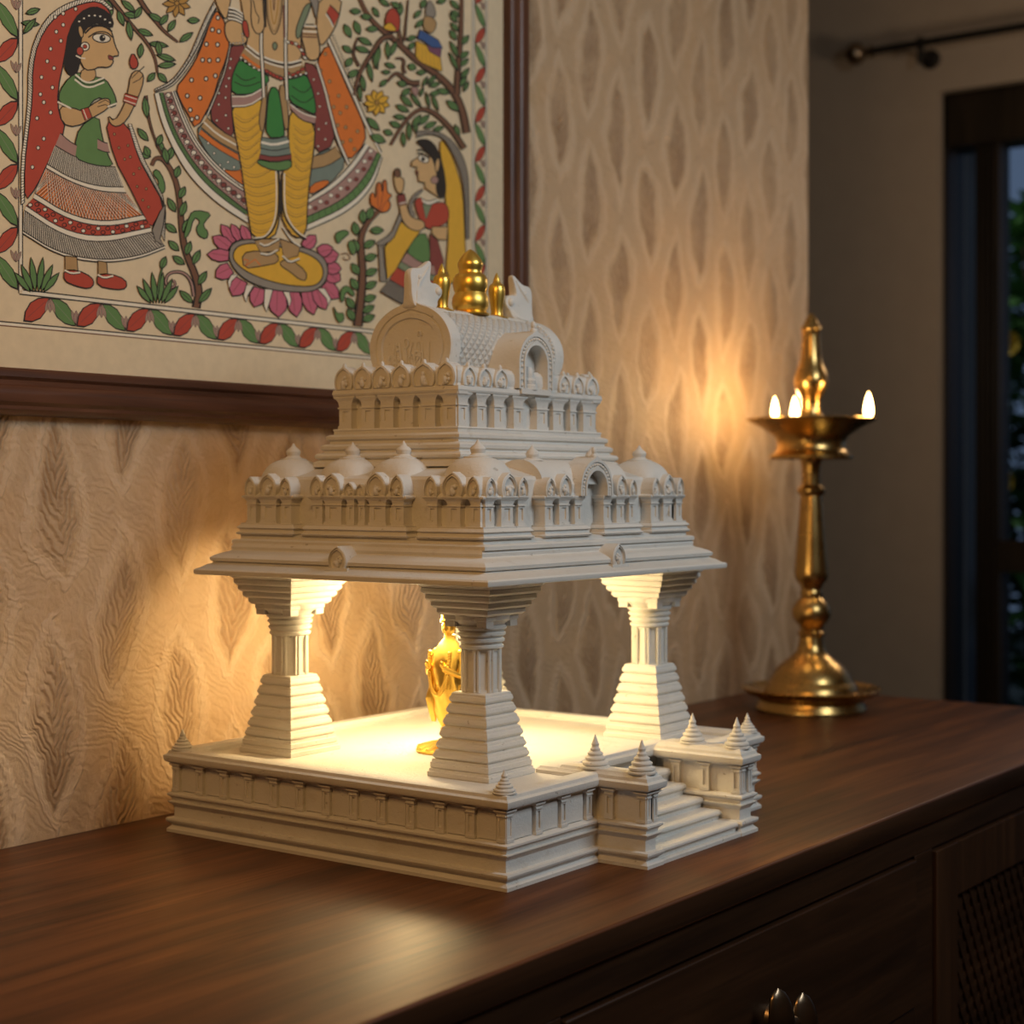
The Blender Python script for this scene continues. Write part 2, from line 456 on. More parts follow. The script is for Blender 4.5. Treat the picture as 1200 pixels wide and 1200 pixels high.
def handle(parent, cx, cz, y):
    h = MB()
    h.lathe((cx, y, cz-0.030), [(0.017, 0.0), (0.016, -0.004), (0.008, -0.008), (0.007, -0.018)], 20, ax='y')
    h.tube([(cx-0.024, y-0.019, cz-0.034), (cx, y-0.017, cz-0.030), (cx+0.024, y-0.019, cz-0.034)], [0.006, 0.007, 0.006], 12)
    for sgn in (-1, 1):                       # two rounded upright leaf wings
        rr = []
        for k in range(17):
            q = k/16; wv = 0.0155*max(0.0, 1-abs(2*q-1)**2.6)**0.5*(0.80+0.2*(1-q))+0.0003
            zc = cz-0.066+q*0.066
            xc = cx+sgn*(0.0215+0.0015*q)-0.006; zc = zc-sgn*0.0075
            yc = y-0.0195-0.0040*math.sin(PI*q)
            rr.append([(xc+wv*math.cos(2*PI*i/18), yc-0.0050*math.sin(2*PI*i/18)*(0.2+wv/0.0155)+0.30*wv*math.cos(2*PI*i/18)*-1, zc) for i in range(18)])
        h.rings(rr)
    h.build('handle', M['bronze'], parent)
d1 = MB().rect(DRX0, DRX1, CF-0.0030, CF+0.012, [(0, DRZ0), (0, DRZ1)]).build('drawer', M['cab_wood'], sb, bevel=0.0016)
handle(d1, 0.228, -0.108, CF-0.003)
d2 = MB().rect(DRX0, DRX1, CF-0.0030, CF+0.012, [(0, -0.46), (0, DRZ0-0.0335)]).build('drawer', M['cab_wood'], sb, bevel=0.0016)
handle(d2, 0.242, -0.33, CF-0.003)
def lattice_door(x0, x1):
    z0, z1 = FZ+0.10, DRZ1
    f = MB(); w = 0.058
    f.box(x0, x0+w, CF-0.004, CF+0.012, z0, z1); f.box(x1-w, x1, CF-0.004, CF+0.012, z0, z1)
    f.box(x0+w, x1-w, CF-0.0036, CF+0.012, z1-0.058, z1); f.box(x0+w, x1-w, CF-0.0036, CF+0.012, z0, z0+0.058)
    d = f.build('lattice_door', M['cab_wood_v'], sb, bevel=0.0012)
    l = MB(); xa, xb, za, zb = x0+w, x1-w, z0+0.058, z1-0.058
    p = 0.0215; wd = 0.0030; slope = 1.55
    def bar(c, sg, yf):
        # line z = sg*slope*x + c clipped to the opening
        pts = []
        for x_ in (xa, xb):
            z_ = sg*slope*x_+c
            if za <= z_ <= zb: pts.append((x_, z_))
        for z_ in (za, zb):
            x_ = (z_-c)/(sg*slope)
            if xa < x_ < xb: pts.append((x_, z_))
        if len(pts) < 2: return
        (ax, az), (bx, bz) = pts[0], pts[1]
        Ln = math.hypot(bx-ax, bz-az)
        if Ln < 0.004: return
        nx, nz = -(bz-az)/Ln*wd, (bx-ax)/Ln*wd
        vs = []
        for yy in (yf, yf+0.004):
            vs += [(ax-nx, yy, az-nz), (bx-nx, yy, bz-nz), (bx+nx, yy, bz+nz), (ax+nx, yy, az+nz)]
        l.add(vs, [(0,1,2,3),(7,6,5,4),(0,4,5,1),(1,5,6,2),(2,6,7,3),(3,7,4,0)])
    for sg in (1, -1):
        lo = za-slope*max(sg*xa, sg*xb); hi = zb-slope*min(sg*xa, sg*xb); c = lo
        while c < hi:
            bar(c, sg, CF+0.0010+(0.0015 if sg > 0 else 0)); c += p*slope
    l.build('lattice_panel', M['cab_wood'], d, smooth=False)
lattice_door(0.5985, 0.9480)
lattice_door(0.9510, 1.2985)
MB().box(-0.93, -0.1515, CF-0.003, CF+0.012, FZ+0.1, DRZ1).build('door', M['cab_wood'], sb, bevel=0.0016)

# ------------------------------------------------------------------ miniature temple
T = empty('miniature_temple', (0.215, 0.2, 0.0), 'white carved stone miniature temple with gold finials and lit interior on the sideboard', 'temple model')
ST = M['stone']
class Fr:                                     # a face frame: s along the face, n outward, z up
    def __init__(s, face, at):
        s.face = face; s.at = at
    def P(s, a, n, z):
        if s.face == 'L': return (s.at-n, a, z)
        if s.face == 'F': return (a, s.at-n, z)
        if s.face == 'R': return (s.at+n, a, z)
        return (a, s.at+n, z)
def fbox(mb, fr, s0, s1, n0, n1, z0, z1):
    c = [fr.P(a, n, z) for z in (z0, z1) for a, n in ((s0, n0), (s1, n0), (s1, n1), (s0, n1))]
    mb.add(c, [(0,1,2,3),(7,6,5,4),(0,4,5,1),(1,5,6,2),(2,6,7,3),(3,7,4,0)])
def fprism(mb, fr, poly, n0, n1):             # outline in (s, z) pushed from n0 to n1
    k = len(poly)
    vs = [fr.P(a, n0, z) for a, z in poly]+[fr.P(a, n1, z) for a, z in poly]
    fs = [tuple(range(k)), tuple(range(2*k-1, k-1, -1))]+[(i, (i+1) % k, k+(i+1) % k, k+i) for i in range(k)]
    mb.add(vs, fs)
def pilaster(fr, s0, s1, z0, z1, n1, flare=0.35, n0=-0.02, mb=None, cap=0.3):
    mb = mb or MB(); w = s1-s0; h = z1-z0; d = 0.0014
    zc = z1-h*cap
    fbox(mb, fr, s0-w*0.06, s1+w*0.06, n0, n1+d*0.5, z0, z0+h*0.09)
    # shaft with a sunk flute
    fbox(mb, fr, s0+0.0004, s1-0.0004, n0, n1-d, z0+h*0.09-0.0003, zc+0.0003)
    fbox(mb, fr, s0, s0+w*0.27, n0, n1, z0+h*0.09, zc)
    fbox(mb, fr, s1-w*0.27, s1, n0, n1, z0+h*0.09, zc)
    fbox(mb, fr, s0+w*0.2, s1-w*0.2, n0+0.0005, n1-d*0.1, z0+h*0.085, z0+h*0.19)
    fbox(mb, fr, s0+w*0.2, s1-w*0.2, n0+0.0005, n1-d*0.1, zc-h*0.07, zc+0.0002)
    fbox(mb, fr, s0-w*0.07, s1+w*0.07, n0, n1+d*0.7, zc, zc+h*0.045)
    # flaring bracket capital
    rr = []
    for q, e in ((0.045, 0.0), (cap*0.45, 0.06), (cap*0.62, flare*0.5), (cap*0.75, flare), (cap, flare*1.05)):
        z_ = zc+h*(q if q == 0.045 else q)
        ee = w*e; nn = n1+0.0022*e/max(flare, 0.01)
        rr.append([fr.P(s0-ee, n0, z_), fr.P(s1+ee, n0, z_), fr.P(s1+ee, nn, z_), fr.P(s0-ee, nn, z_)])
    mb.rings(rr)
    return mb
def arch_pts(sc, z0, w, h, n=16, point=0.12, shoe=0.42):
    # horseshoe outline: full circle with its foot cut flat, tip slightly pointed
    r = w/2; pts = []
    a0 = -math.radians(90*shoe)
    zc = z0 - math.sin(a0)*r*1.0
    top = h-(zc-z0)
    for k in range(n+1):
        a = a0 + (PI-2*a0)*k/n
        x = r*math.cos(a); y = math.sin(a)
        y = y*(top if y > 0 else r)
        if y > 0: y += point*r*max(0, 1-abs(x)/(0.35*r))
        pts.append((sc+x, zc+y))
    return pts
def gable(fr, sc, z0, w, h, n1, depth, mb=None, rim=0.2, figure=True, seed=0, open_=0.0, rows=1):
    mb = mb or MB(); rnd = random.Random(seed)
    o = arch_pts(sc, z0, w, h)
    k = len(o)
    czz = z0+h*0.42
    levels = [(1.0, -depth), (1.0, 0.0)]
    cur = 1.0
    for i in range(rows):
        cur2 = cur-rim/rows*0.62
        levels += [(cur2, 0.0006), (cur2-0.01, -0.0010)]
        cur = cur2-rim/rows*0.38
        if i < rows-1: levels += [(cur, -0.0002)]
    levels += [(cur, -0.0012-open_)]
    rr = []
    for sc_, n_ in levels:
        rr.append([fr.P(sc+(a-sc)*sc_, n1+n_, czz+(z-czz)*sc_ if z > z0+1e-6 or sc_ == 1 else z0+(1-sc_)*h*0.1) for a, z in o])
    mb.rings(rr)
    if figure:
        iw, ih = w*(1-rim)*0.5, h*(1-rim)
        for j in range(7):
            a = sc+rnd.uniform(-0.55, 0.55)*iw; z = z0+ih*rnd.uniform(0.12, 0.75)
            p = fr.P(a, n1-0.0008, z)
            mb.ball(p, w*rnd.uniform(0.06, 0.11), 8)
        p = fr.P(sc, n1-0.0006, z0+ih*0.35); mb.ball(p, w*0.13, 8, sc=(1, 1, 1.5))
        p = fr.P(sc, n1-0.0006, z0+ih*0.62); mb.ball(p, w*0.085, 8)
    return mb
def spire(c, h, r, name, parent, tiers=4, n=20):
    prof = [(r*1.12, 0), (r*1.12, h*0.05), (r*0.9, h*0.07)]
    z = 0.07
    for k in range(tiers):
        rk = r*(1.02-0.66*k/(tiers-1)*0.95); dz = 0.155-0.012*k
        prof += [(rk*0.9, h*z), (rk, h*(z+dz*0.35)), (rk*0.97, h*(z+dz*0.65)), (rk*0.80, h*(z+dz*0.82)), (rk*0.74, h*(z+dz))]
        z += dz
    prof += [(r*0.26, h*(z+0.02)), (r*0.30, h*(z+0.10)), (r*0.2, h*(z+0.17)), (r*0.06, h*0.96), (r*0.015, h)]
    return MB().lathe(c, prof, n).build(name, ST, parent, ang=28)

# --- plinth
BX, BY = 0.434, 0.400
PZ = 0.0776
base_prof = [(0.0, 0.0), (0.0, 0.0030), (-0.0034, 0.0060), (-0.0034, 0.0072), (0.0, 0.0098), (0.0006, 0.0116), (0.0, 0.0134), (-0.0052, 0.0138),
             (-0.0052, 0.0232), (-0.0040, 0.0250), (-0.0008, 0.0280), (-0.0008, 0.0288), (-0.0038, 0.0292), (-0.0032, 0.0322), (-0.0004, 0.0345), (-0.0004, 0.0362), (-0.0040, 0.0380),
             (-0.0072, 0.0382), (-0.0072, 0.0640), (-0.0030, 0.0645), (0.0012, 0.0668), (0.0022, 0.0690), (0.0022, 0.0722), (-0.0006, 0.0738), (-0.0014, 0.0764), (-0.0040, 0.0776)]
FLZ = 0.0715
pl = MB()
POLY = [(0, 0), (0.150, 0), (0.150, 0.047), (0.312, 0.047), (0.312, 0), (BX, 0), (BX, BY), (0, BY)]
SGN = [(-1, -1), (1, -1), (1, -1), (-1, -1), (-1, -1), (1, -1), (1, 1), (-1, 1)]      # outward offset of each corner
def outl(o, z): return [(p_[0]+g_s[0]*o, p_[1]+g_s[1]*o, z) for p_, g_s in zip(POLY, SGN)]
rr = [outl(o, z) for o, z in base_prof]
rr += [outl(-o, z) for o, z in ((0.0155, PZ), (0.0165, PZ-0.0015), (0.0185, PZ-0.003), (0.0185, FLZ))]
pl.rings(rr)
plinth = pl.build('plinth', ST, T, ang=25)
fL, fF, fR = Fr('L', 0.0), Fr('F', 0.0), Fr('R', BX)
for k in range(13):                                    # left face
    yk = 0.0085+k*(BY-0.017)/12
    mb = pilaster(fL, yk-0.0042, yk+0.0042, 0.0382, 0.0645, -0.0036, 0.30, -0.012, cap=0.2)
    mb.build('pilaster', ST, plinth, ang=25)
    if k < 12:                                         # raised panel between two pilasters
        pm = MB(); a0, a1 = yk+0.0072, yk+(BY-0.017)/12-0.0060
        fbox(pm, fL, a0, a1, -0.0085, -0.0060, 0.0388, 0.0612)
        pm.build('panel', ST, plinth, ang=25, bevel=0.0004)
for xk in (0.0085, 0.049, 0.086, 0.1245, 0.345, 0.385, 0.4255):   # front face
    mb = pilaster(fF, xk-0.0042, xk+0.0042, 0.0382, 0.0645, -0.0036, 0.30, -0.012, cap=0.2)
    mb.build('pilaster', ST, plinth, ang=25)
for a0, a1 in ((0.0155, 0.0425), (0.056, 0.080), (0.093, 0.118)):
    pm = MB(); fbox(pm, fF, a0, a1, -0.0085, -0.0060, 0.0388, 0.0612); pm.build('panel', ST, plinth, ang=25, bevel=0.0004)
for k in range(13):
    yk = 0.0085+k*(BY-0.017)/12
    if k in (0, 1, 2, 12):
        pilaster(fR, yk-0.0042, yk+0.0042, 0.0382, 0.0645, -0.0036, 0.30, -0.012, cap=0.2).build('pilaster', ST, plinth, ang=25)
for c in ((0.0105, 0.0105), (0.0105, BY-0.0105), (BX-0.0105, 0.0105), (BX-0.0105, BY-0.0105)):
    spire((c[0], c[1], PZ-0.0004), 0.0195, 0.0092, 'corner_finial', plinth)

# --- stair walls and stairs
SWY0, SWY1 = -0.050, 0.046
def stair_wall(a, b):
    m = MB()
    m.rect(a, b, SWY0, SWY1, base_prof[:-1]+[(-0.0030, 0.0776), (-0.0045, 0.0800)])
    w = m.build('stair_wall', ST, T, ang=25)
    fl, ff, fr_ = Fr('L', a), Fr('F', SWY0), Fr('R', b)
    for yk in (-0.0415, -0.0085, 0.0235):
        for f_ in (fl, fr_):
            pilaster(f_, yk-0.0042, yk+0.0042, 0.0382, 0.0645, -0.0036, 0.30, -0.012, cap=0.2).build('pilaster', ST, w, ang=25)
    wd = b-a
    for xk in (a+wd*0.30, b-wd*0.30):
        pilaster(ff, xk-0.0034, xk+0.0034, 0.0382, 0.0645, -0.0036, 0.30, -0.012, cap=0.2).build('pilaster', ST, w, ang=25)
    xm = (a+b)/2
    spire((xm, -0.036, 0.0795), 0.0290, 0.0115, 'stair_finial', w)
    spire((xm, 0.012, 0.0795), 0.0290, 0.0115, 'stair_finial', w)
stair_wall(0.1330, 0.1600)
stair_wall(0.3000, 0.3320)
stp = MB()
SX0, SX1 = 0.1580, 0.3020
stp.rect(SX0, SX1, -0.0490, 0.044, [(0, 0), (0, 0.0030), (-0.0008, 0.0040)])
ztop = 0.0040
for yf_, z1 in ((-0.0455, 0.0130), (-0.0265, 0.0220), (-0.0075, 0.0320), (0.0115, 0.0430), (0.0285, 0.0560)):
    z0 = ztop; ztop = z1; h_ = z1-z0
    prof = [(yf_+0.0024, z0-0.001), (yf_+0.0020, z0+h_*0.35), (yf_+0.0002, z0+h_*0.50), (yf_-0.0010, z0+h_*0.66), (yf_-0.0008, z0+h_*0.84), (yf_+0.0010, z0+h_*0.97), (yf_+0.0030, z1), (0.0475, z1), (0.0475, z0-0.001)]
    vs = [(SX0, y_, z_) for y_, z_ in prof]+[(SX1, y_, z_) for y_, z_ in prof]; n_ = len(prof)
    stp.add(vs, [tuple(range(n_)), tuple(range(2*n_-1, n_-1, -1))]+[(i, (i+1) % n_, n_+(i+1) % n_, n_+i) for i in range(n_)])
stp.build('staircase', ST, T, ang=25)

# --- columns
EZ = 0.2430
def column(cx, cy):
    zb = FLZ-0.0005
    hb = 0.0745; w0 = 0.0340; w1 = 0.0180
    prof = []
    steps = [0.0, 0.10, 0.21, 0.33, 0.46, 0.60, 0.74, 0.87, 1.0]
    for k in range(8):
        q0, q1 = steps[k], steps[k+1]
        wA = w0+(w1-w0)*(q0**0.92); wB = w0+(w1-w0)*(q1**0.92)
        dz = (q1-q0)*hb; z0 = zb+q0*hb
        if k < 2: prof += [(wA-0.0008, z0), (wA, z0+dz*0.15), (wA, z0+dz*0.62), (wA-0.0010, z0+dz*0.70), (wB+0.0006, z0+dz)]
        else:     prof += [(wA-0.0016, z0), (wA-0.0002, z0+dz*0.14), (wA+0.0004, z0+dz*0.30), (wA, z0+dz*0.48), (wB+0.0016, z0+dz*0.60), (wB+0.0010, z0+dz*0.66), (wB+0.0006, z0+dz*0.86), (wB-0.0010, z0+dz*0.97)]
    m = MB(); m.rect(cx, cx, cy, cy, prof)
    c = m.build('column', ST, T, ang=22)
    zs = zb+hb; hs = 0.0375
    s = MB(); rs = 0.0172
    s.lathe((cx, cy, 0), [(rs*1.02, zs-0.0006), (rs*1.02, zs+0.002), (rs*0.95, zs+0.0022), (rs*0.95, zs+hs-0.002), (rs*1.02, zs+hs-0.0018), (rs*1.02, zs+hs+0.0006)], 8, phase=PI/8)
    for i in range(8):
        a = 2*PI*i/8+PI/8
        for da in (-0.10, 0.10):
            px_, py_ = cx+rs*0.965*math.cos(a+da), cy+rs*0.965*math.sin(a+da)
            s.lathe((px_, py_, 0), [(0.0016, zs), (0.0016, zs+hs)], 6)
    s.build('shaft', ST, c, ang=25)
    k = MB(); zc = zs+hs
    pr = []
    for i in range(4):
        r_ = 0.0178+0.0009*i; z_ = zc+i*0.0056
        pr += [(r_, z_), (r_+0.0020, z_+0.0014), (r_+0.0020, z_+0.0034), (r_+0.0002, z_+0.0044)]
    pr += [(0.0225, zc+0.0236), (0.0255, zc+0.0262), (0.0262, zc+0.0300), (0.0250, zc+0.0325)]
    k.lathe((cx, cy, 0), pr, 40)
    # stepped inverted pyramid with bracket blocks beneath it
    zt = EZ+0.0004; z_a = zc+0.0240
    hh = zt-z_a; pr2 = []
    ws = [0.0235, 0.0280, 0.0318, 0.0352, 0.0380, 0.0402]
    for i, w_ in enumerate(ws):
        za = z_a+hh*i/6; zb_ = z_a+hh*(i+1)/6
        pr2 += [(w_-0.0024, za), (w_, za+(zb_-za)*0.38), (w_, zb_-(zb_-za)*0.08), (w_-0.0012, zb_-0.0001)]
    k.rect(cx, cx, cy, cy, pr2)
    for sx in (-1, 1):
        for sy in (-1, 1):
            k.box(cx+sx*0.0175-0.0052, cx+sx*0.0175+0.0052, cy+sy*0.0175-0.0052, cy+sy*0.0175+0.0052, z_a-0.0040, z_a+hh*0.24)
    k.build('capital', ST, c, ang=25)
for cx, cy in ((0.095, 0.0985), (0.092, 0.328), (0.379, 0.0990), (0.379, 0.328)):
    column(cx, cy)

# --- eave slab
RX0, RX1, RY0, RY1 = 0.0095, 0.4105, 0.0265, 0.3735      # eave rectangle
ev = MB()
ev.rect(RX0, RX1, RY0, RY1, [(-0.004, EZ), (-0.0006, EZ+0.0006), (0, EZ+0.0020), (0, EZ+0.0046), (-0.0016, EZ+0.0060), (-0.0036, EZ+0.0064), (-0.0088, EZ+0.0098), (-0.0105, EZ+0.0102),
       (-0.0138, EZ+0.0122), (-0.0110, EZ+0.0132), (-0.0104, EZ+0.0160), (-0.0132, EZ+0.0182), (-0.0190, EZ+0.0208), (-0.0236, EZ+0.0222), (-0.0246, EZ+0.0230),
       (-0.0252, EZ+0.0236), (-0.0246, EZ+0.0262), (-0.0262, EZ+0.0290), (-0.0266, EZ+0.0300)])
eave = ev.build('eave', ST, T, ang=25)
def nasi(fr, sc, n0):
    m = MB()
    gable(fr, sc, EZ+0.0100, 0.0215, 0.0190, n0, 0.030, m, rim=0.30, figure=True, seed=3, rows=2)
    fbox(m, fr, sc-0.0135, sc+0.0135, n0-0.02, n0+0.0018, EZ+0.0086, EZ+0.0112)
    m.build('eave_arch', ST, eave, ang=30)
nasi(Fr('L', RX0), 0.2000, -0.0085)
nasi(Fr('F', RY0), 0.2215, -0.0085)
nasi(Fr('R', RX1), 0.2000, -0.0085)

# --- lower tier
TX0, TX1, TY0, TY1 = 0.0450, 0.3760, 0.0590, 0.3410
Z0 = EZ+0.0300
t1 = MB()
step = [(0.0095, Z0-0.001), (0.0105, Z0+0.0030), (0.0085, Z0+0.0036)]
t1.rect(TX0, TX1, TY0, TY1, [(0.0090, Z0-0.001), (0.0090, Z0+0.0022), (0.0074, Z0+0.0034), (0.0030, Z0+0.0038), (0.0030, Z0+0.0072), (0.0, Z0+0.0080), (-0.0090, Z0+0.0084), (-0.0115, Z0+0.0086), (-0.0115, 0.3320), (-0.0130, 0.3350), (-0.045, 0.3440), (-0.052, 0.3500)])
ZP = 0.2915
blk_prof = [(0.0052, Z0+0.0076), (0.0064, Z0+0.0092), (0.0044, Z0+0.0106), (0.0036, Z0+0.0128), (0.0058, Z0+0.0142), (0.0046, Z0+0.0158), (0.0030, ZP-0.0014), (0.0030, ZP),
            (-0.0065, ZP+0.0002), (-0.0065, 0.3150)]
lower = t1.build('lower_tier', ST, T, ang=25)
def block(x0, x1, y0, y1, top):
    m = MB(); m.rect(x0, x1, y0, y1, blk_prof+top); return m
flat_top = [(0.0022, 0.3152), (0.0026, 0.3166), (0.0012, 0.3176), (-0.0010, 0.3180), (-0.0026, 0.3200), (-0.0026, 0.3280), (-0.0060, 0.3330), (-0.0120, 0.3360)]
kutas = [(TX0, TX0+0.061, TY1-0.062, TY1), (TX0, TX0+0.061, TY0, TY0+0.062), (TX1-0.061, TX1, TY0, TY0+0.062), (TX1-0.061, TX1, TY1-0.062, TY1)]
for kx0, kx1, ky0, ky1 in kutas:
    block(kx0, kx1, ky0, ky1, flat_top).build('corner_shrine', ST, lower, ang=25)
block(TX0, TX0+0.06, 0.1440, 0.2570, flat_top).build('side_shrine', ST, lower, ang=25)
block(TX1-0.06, TX1, 0.1440, 0.2570, flat_top).build('side_shrine', ST, lower, ang=25)
for xa_, xb_ in ((0.1350, 0.1965), (0.2315, 0.2870)):
    block(xa_, xb_, TY0, TY0+0.06, flat_top).build('front_shrine', ST, lower, ang=25)
block(0.1350, 0.2870, TY1-0.06, TY1, flat_top).build('rear_shrine', ST, lower, ang=25)
def dome(cx, cy, r, zb, h):
    m = MB(); rr = []
    for k in range(15):
        q = k/14
        if q < 0.25: rad = r*(0.93+0.07*math.sin(q/0.25*PI/2)); z = zb+h*q*0.9
        else:
            a = (q-0.25)/0.75*PI/2; rad = r*math.cos(a*0.93)**0.85; z = zb+h*(0.225+0.775*math.sin(a))
        e = 2+1.6*(1-q)
        ring = []
        for i in range(36):
            a = 2*PI*i/36; c_, s_ = math.cos(a), math.sin(a)
            d = (abs(c_)**e+abs(s_)**e)**(-1/e)
            ring.append((cx+rad*d*c_, cy+rad*d*s_, z))
        rr.append(ring)
    m.rings(rr)
    d = m.build('dome', ST, lower, ang=50)
    f = MB(); zt = zb+h
    f.lathe((cx, cy, zt-0.0012), [(0.0125, 0), (0.0125, 0.0012), (0.0085, 0.0020), (0.0070, 0.0030), (0.0058, 0.0042), (0.0066, 0.0060), (0.0070, 0.0080), (0.0060, 0.0098), (0.0036, 0.0116), (0.0022, 0.0130), (0.0012, 0.0150), (0.0004, 0.0162)], 20)
    f.build('dome_finial', ST, lower, ang=35)
for cx, cy in ((0.0790, 0.3110), (0.0790, 0.0900), (TX1-0.0310, 0.0900), (TX1-0.0310, 0.3110), (0.0790, 0.2360), (0.0790, 0.1745)):
    dome(cx, cy, 0.0270, 0.3260, 0.0260)
# barrel roof over the front shrine
br = MB(); rr = []
for x_ in (0.1400, 0.2820):
    rr.append([(x_, TY0+0.032+0.027*math.cos(PI*k/14), 0.3280+0.0225*math.sin(PI*k/14)) for k in range(15)])
br.rings(rr); br.build('front_shrine_roof', ST, lower, ang=40)
for x_ in (0.1620, 0.2600):
    MB().lathe((x_, TY0+0.032, 0.3495), [(0.0100, 0), (0.0090, 0.0014), (0.0052, 0.0024), (0.0064, 0.0056), (0.0052, 0.0086), (0.0026, 0.0108), (0.0005, 0.0140)], 18).build('dome_finial', ST, lower, ang=35)

f1L, f1F, f1R = Fr('L', TX0), Fr('F', TY0), Fr('R', TX1)
def pil1(fr, a, b):
    pilaster(fr, a, b, ZP, 0.3172, 0.0, 0.26, -0.012, cap=0.33).build('pilaster', ST, lower, ang=25)
def gab1(fr, c, w, h, seed):
    m = MB(); gable(fr, c, 0.3172, w, h, 0.0022, 0.022, m, rim=0.34, seed=seed, rows=2)
    fbox(m, fr, c-w*0.5, c+w*0.5, -0.01, 0.0032, 0.3162, 0.3176)
    m.build('arch_gable', ST, lower, ang=30)
for a, b in ((0.3270, 0.3385), (0.3010, 0.3205), (0.2815, 0.2930), (0.2425, 0.2545), (0.2195, 0.2390), (0.2040, 0.2118), (0.1912, 0.1985), (0.1670, 0.1855), (0.1460, 0.1585), (0.1085, 0.1195), (0.0830, 0.0970), (0.0615, 0.0715)):
    pil1(f1L, a, b)
for i, (c, w, h) in enumerate(((0.3325, 0.0150, 0.0170), (0.3095, 0.0225, 0.0195), (0.2870, 0.0150, 0.0165), (0.2480, 0.0165, 0.0180), (0.2295, 0.0220, 0.0195), (0.2080, 0.0125, 0.0120), (0.1945, 0.0110, 0.0105), (0.1765, 0.0235, 0.0200), (0.1520, 0.0160, 0.0185), (0.1140, 0.0150, 0.0175), (0.0900, 0.0225, 0.0200), (0.0675, 0.0145, 0.0170))):
    gab1(f1L, c, w, h, i)
for a, b in ((0.0485, 0.0600), (0.0715, 0.0885), (0.0960, 0.1060), (0.1365, 0.1480), (0.1590, 0.1740), (0.1840, 0.1955), (0.2320, 0.2440), (0.2545, 0.2675), (0.2765, 0.2855), (0.3165, 0.3300), (0.3400, 0.3560), (0.3645, 0.3755)):
    pil1(f1F, a, b)
for i, (c, w, h) in enumerate(((0.0540, 0.0150, 0.0160), (0.0805, 0.0225, 0.0195), (0.1010, 0.0150, 0.0165), (0.1425, 0.0150, 0.0160), (0.1665, 0.0200, 0.0190), (0.2610, 0.0185, 0.0185), (0.2810, 0.0130, 0.0150), (0.3235, 0.0150, 0.0165), (0.3480, 0.0215, 0.0195), (0.3700, 0.0140, 0.0165))):
    gab1(f1F, c, w, h, 20+i)
for a, b in ((0.0610, 0.0725), (0.0830, 0.0970), (0.1085, 0.1195), (0.1460, 0.1585), (0.1670, 0.1855), (0.2140, 0.2330), (0.2425, 0.2545), (0.2815, 0.2930), (0.3010, 0.3205), (0.3270, 0.3385)):
    pil1(f1R, a, b)
# big arched niche in the front
def band(fr, s_c, zsp, r0, r1, n0, n1, zfoot, hk=1.0, seg=28, m=None):
    m = m or MB(); pts_o = []; pts_i = []
    for rr_, pts in ((r1, pts_o), (r0, pts_i)):
        pts.append((s_c+rr_, zfoot))
        for k in range(seg+1):
            a = PI*k/seg; y = math.sin(a)*rr_*hk
            if rr_ == r1: y += 0.10*rr_*max(0, 1-abs(math.cos(a))/0.3)
            pts.append((s_c+rr_*math.cos(a), zsp+y))
        pts.append((s_c-rr_, zfoot))
    n_ = len(pts_o)
    for na, nb in ((n0, n1),):
        vs = [fr.P(a, nb, z) for a, z in pts_o]+[fr.P(a, nb, z) for a, z in pts_i]+[fr.P(a, na, z) for a, z in pts_o]+[fr.P(a, na, z) for a, z in pts_i]
        fs = []
        for i in range(n_-1):
            fs += [(i, i+1, n_+i+1, n_+i), (2*n_+i, 2*n_+i+1, i+1, i), (n_+i, n_+i+1, 3*n_+i+1, 3*n_+i), (2*n_+i, 3*n_+i, 3*n_+i+1, 2*n_+i+1)]
        fs += [(0, n_, 3*n_, 2*n_), (n_-1, 3*n_-1, 4*n_-1, 2*n_-1)]
        m.add(vs, fs)
    return m
def niche(fr, sc, zsp, zfoot, r, nfront, back, parent, name, hk=1.15):
    m = MB()
    band(fr, sc, zsp, r*0.66, r*0.76, nfront-back, nfront+0.0014, zfoot, hk, m=m)
    band(fr, sc, zsp, r*0.76, r*0.98, nfront-back, nfront-0.0004, zfoot, hk, m=m)
    band(fr, sc, zsp, r*0.96, r*1.06, nfront-back, nfront+0.0010, zfoot, hk, m=m)
    for k in range(19):                                     # beaded rim
        a = PI*(k+0.5)/19
        p = fr.P(sc+r*0.87*math.cos(a), nfront, zsp+r*0.87*hk*math.sin(a)); m.ball(p, r*0.062, 8)
    for sgn in (-1, 1):
        for k in range(4):
            p = fr.P(sc+sgn*r*0.87, nfront, zfoot+(zsp-zfoot)*(k+0.5)/4); m.ball(p, r*0.062, 8)
    p = fr.P(sc, nfront-0.003, zsp+r*1.16*hk); m.ball(p, r*0.13, 10); 
    p = fr.P(sc, nfront-0.003, zsp+r*1.36*hk); m.ball(p, r*0.10, 10, sc=(1, 1, 1.6))
    return m.build(name, ST, parent, ang=35)
niche(f1F, 0.2140, 0.3235, 0.3172, 0.0255, 0.0040, 0.022, lower, 'arched_niche', 1.02)
fbm = MB(); fbox(fbm, f1F, 0.1945, 0.2335, -0.020, -0.012, Z0+0.004, 0.3440); fbm.build('niche_back', ST, lower)

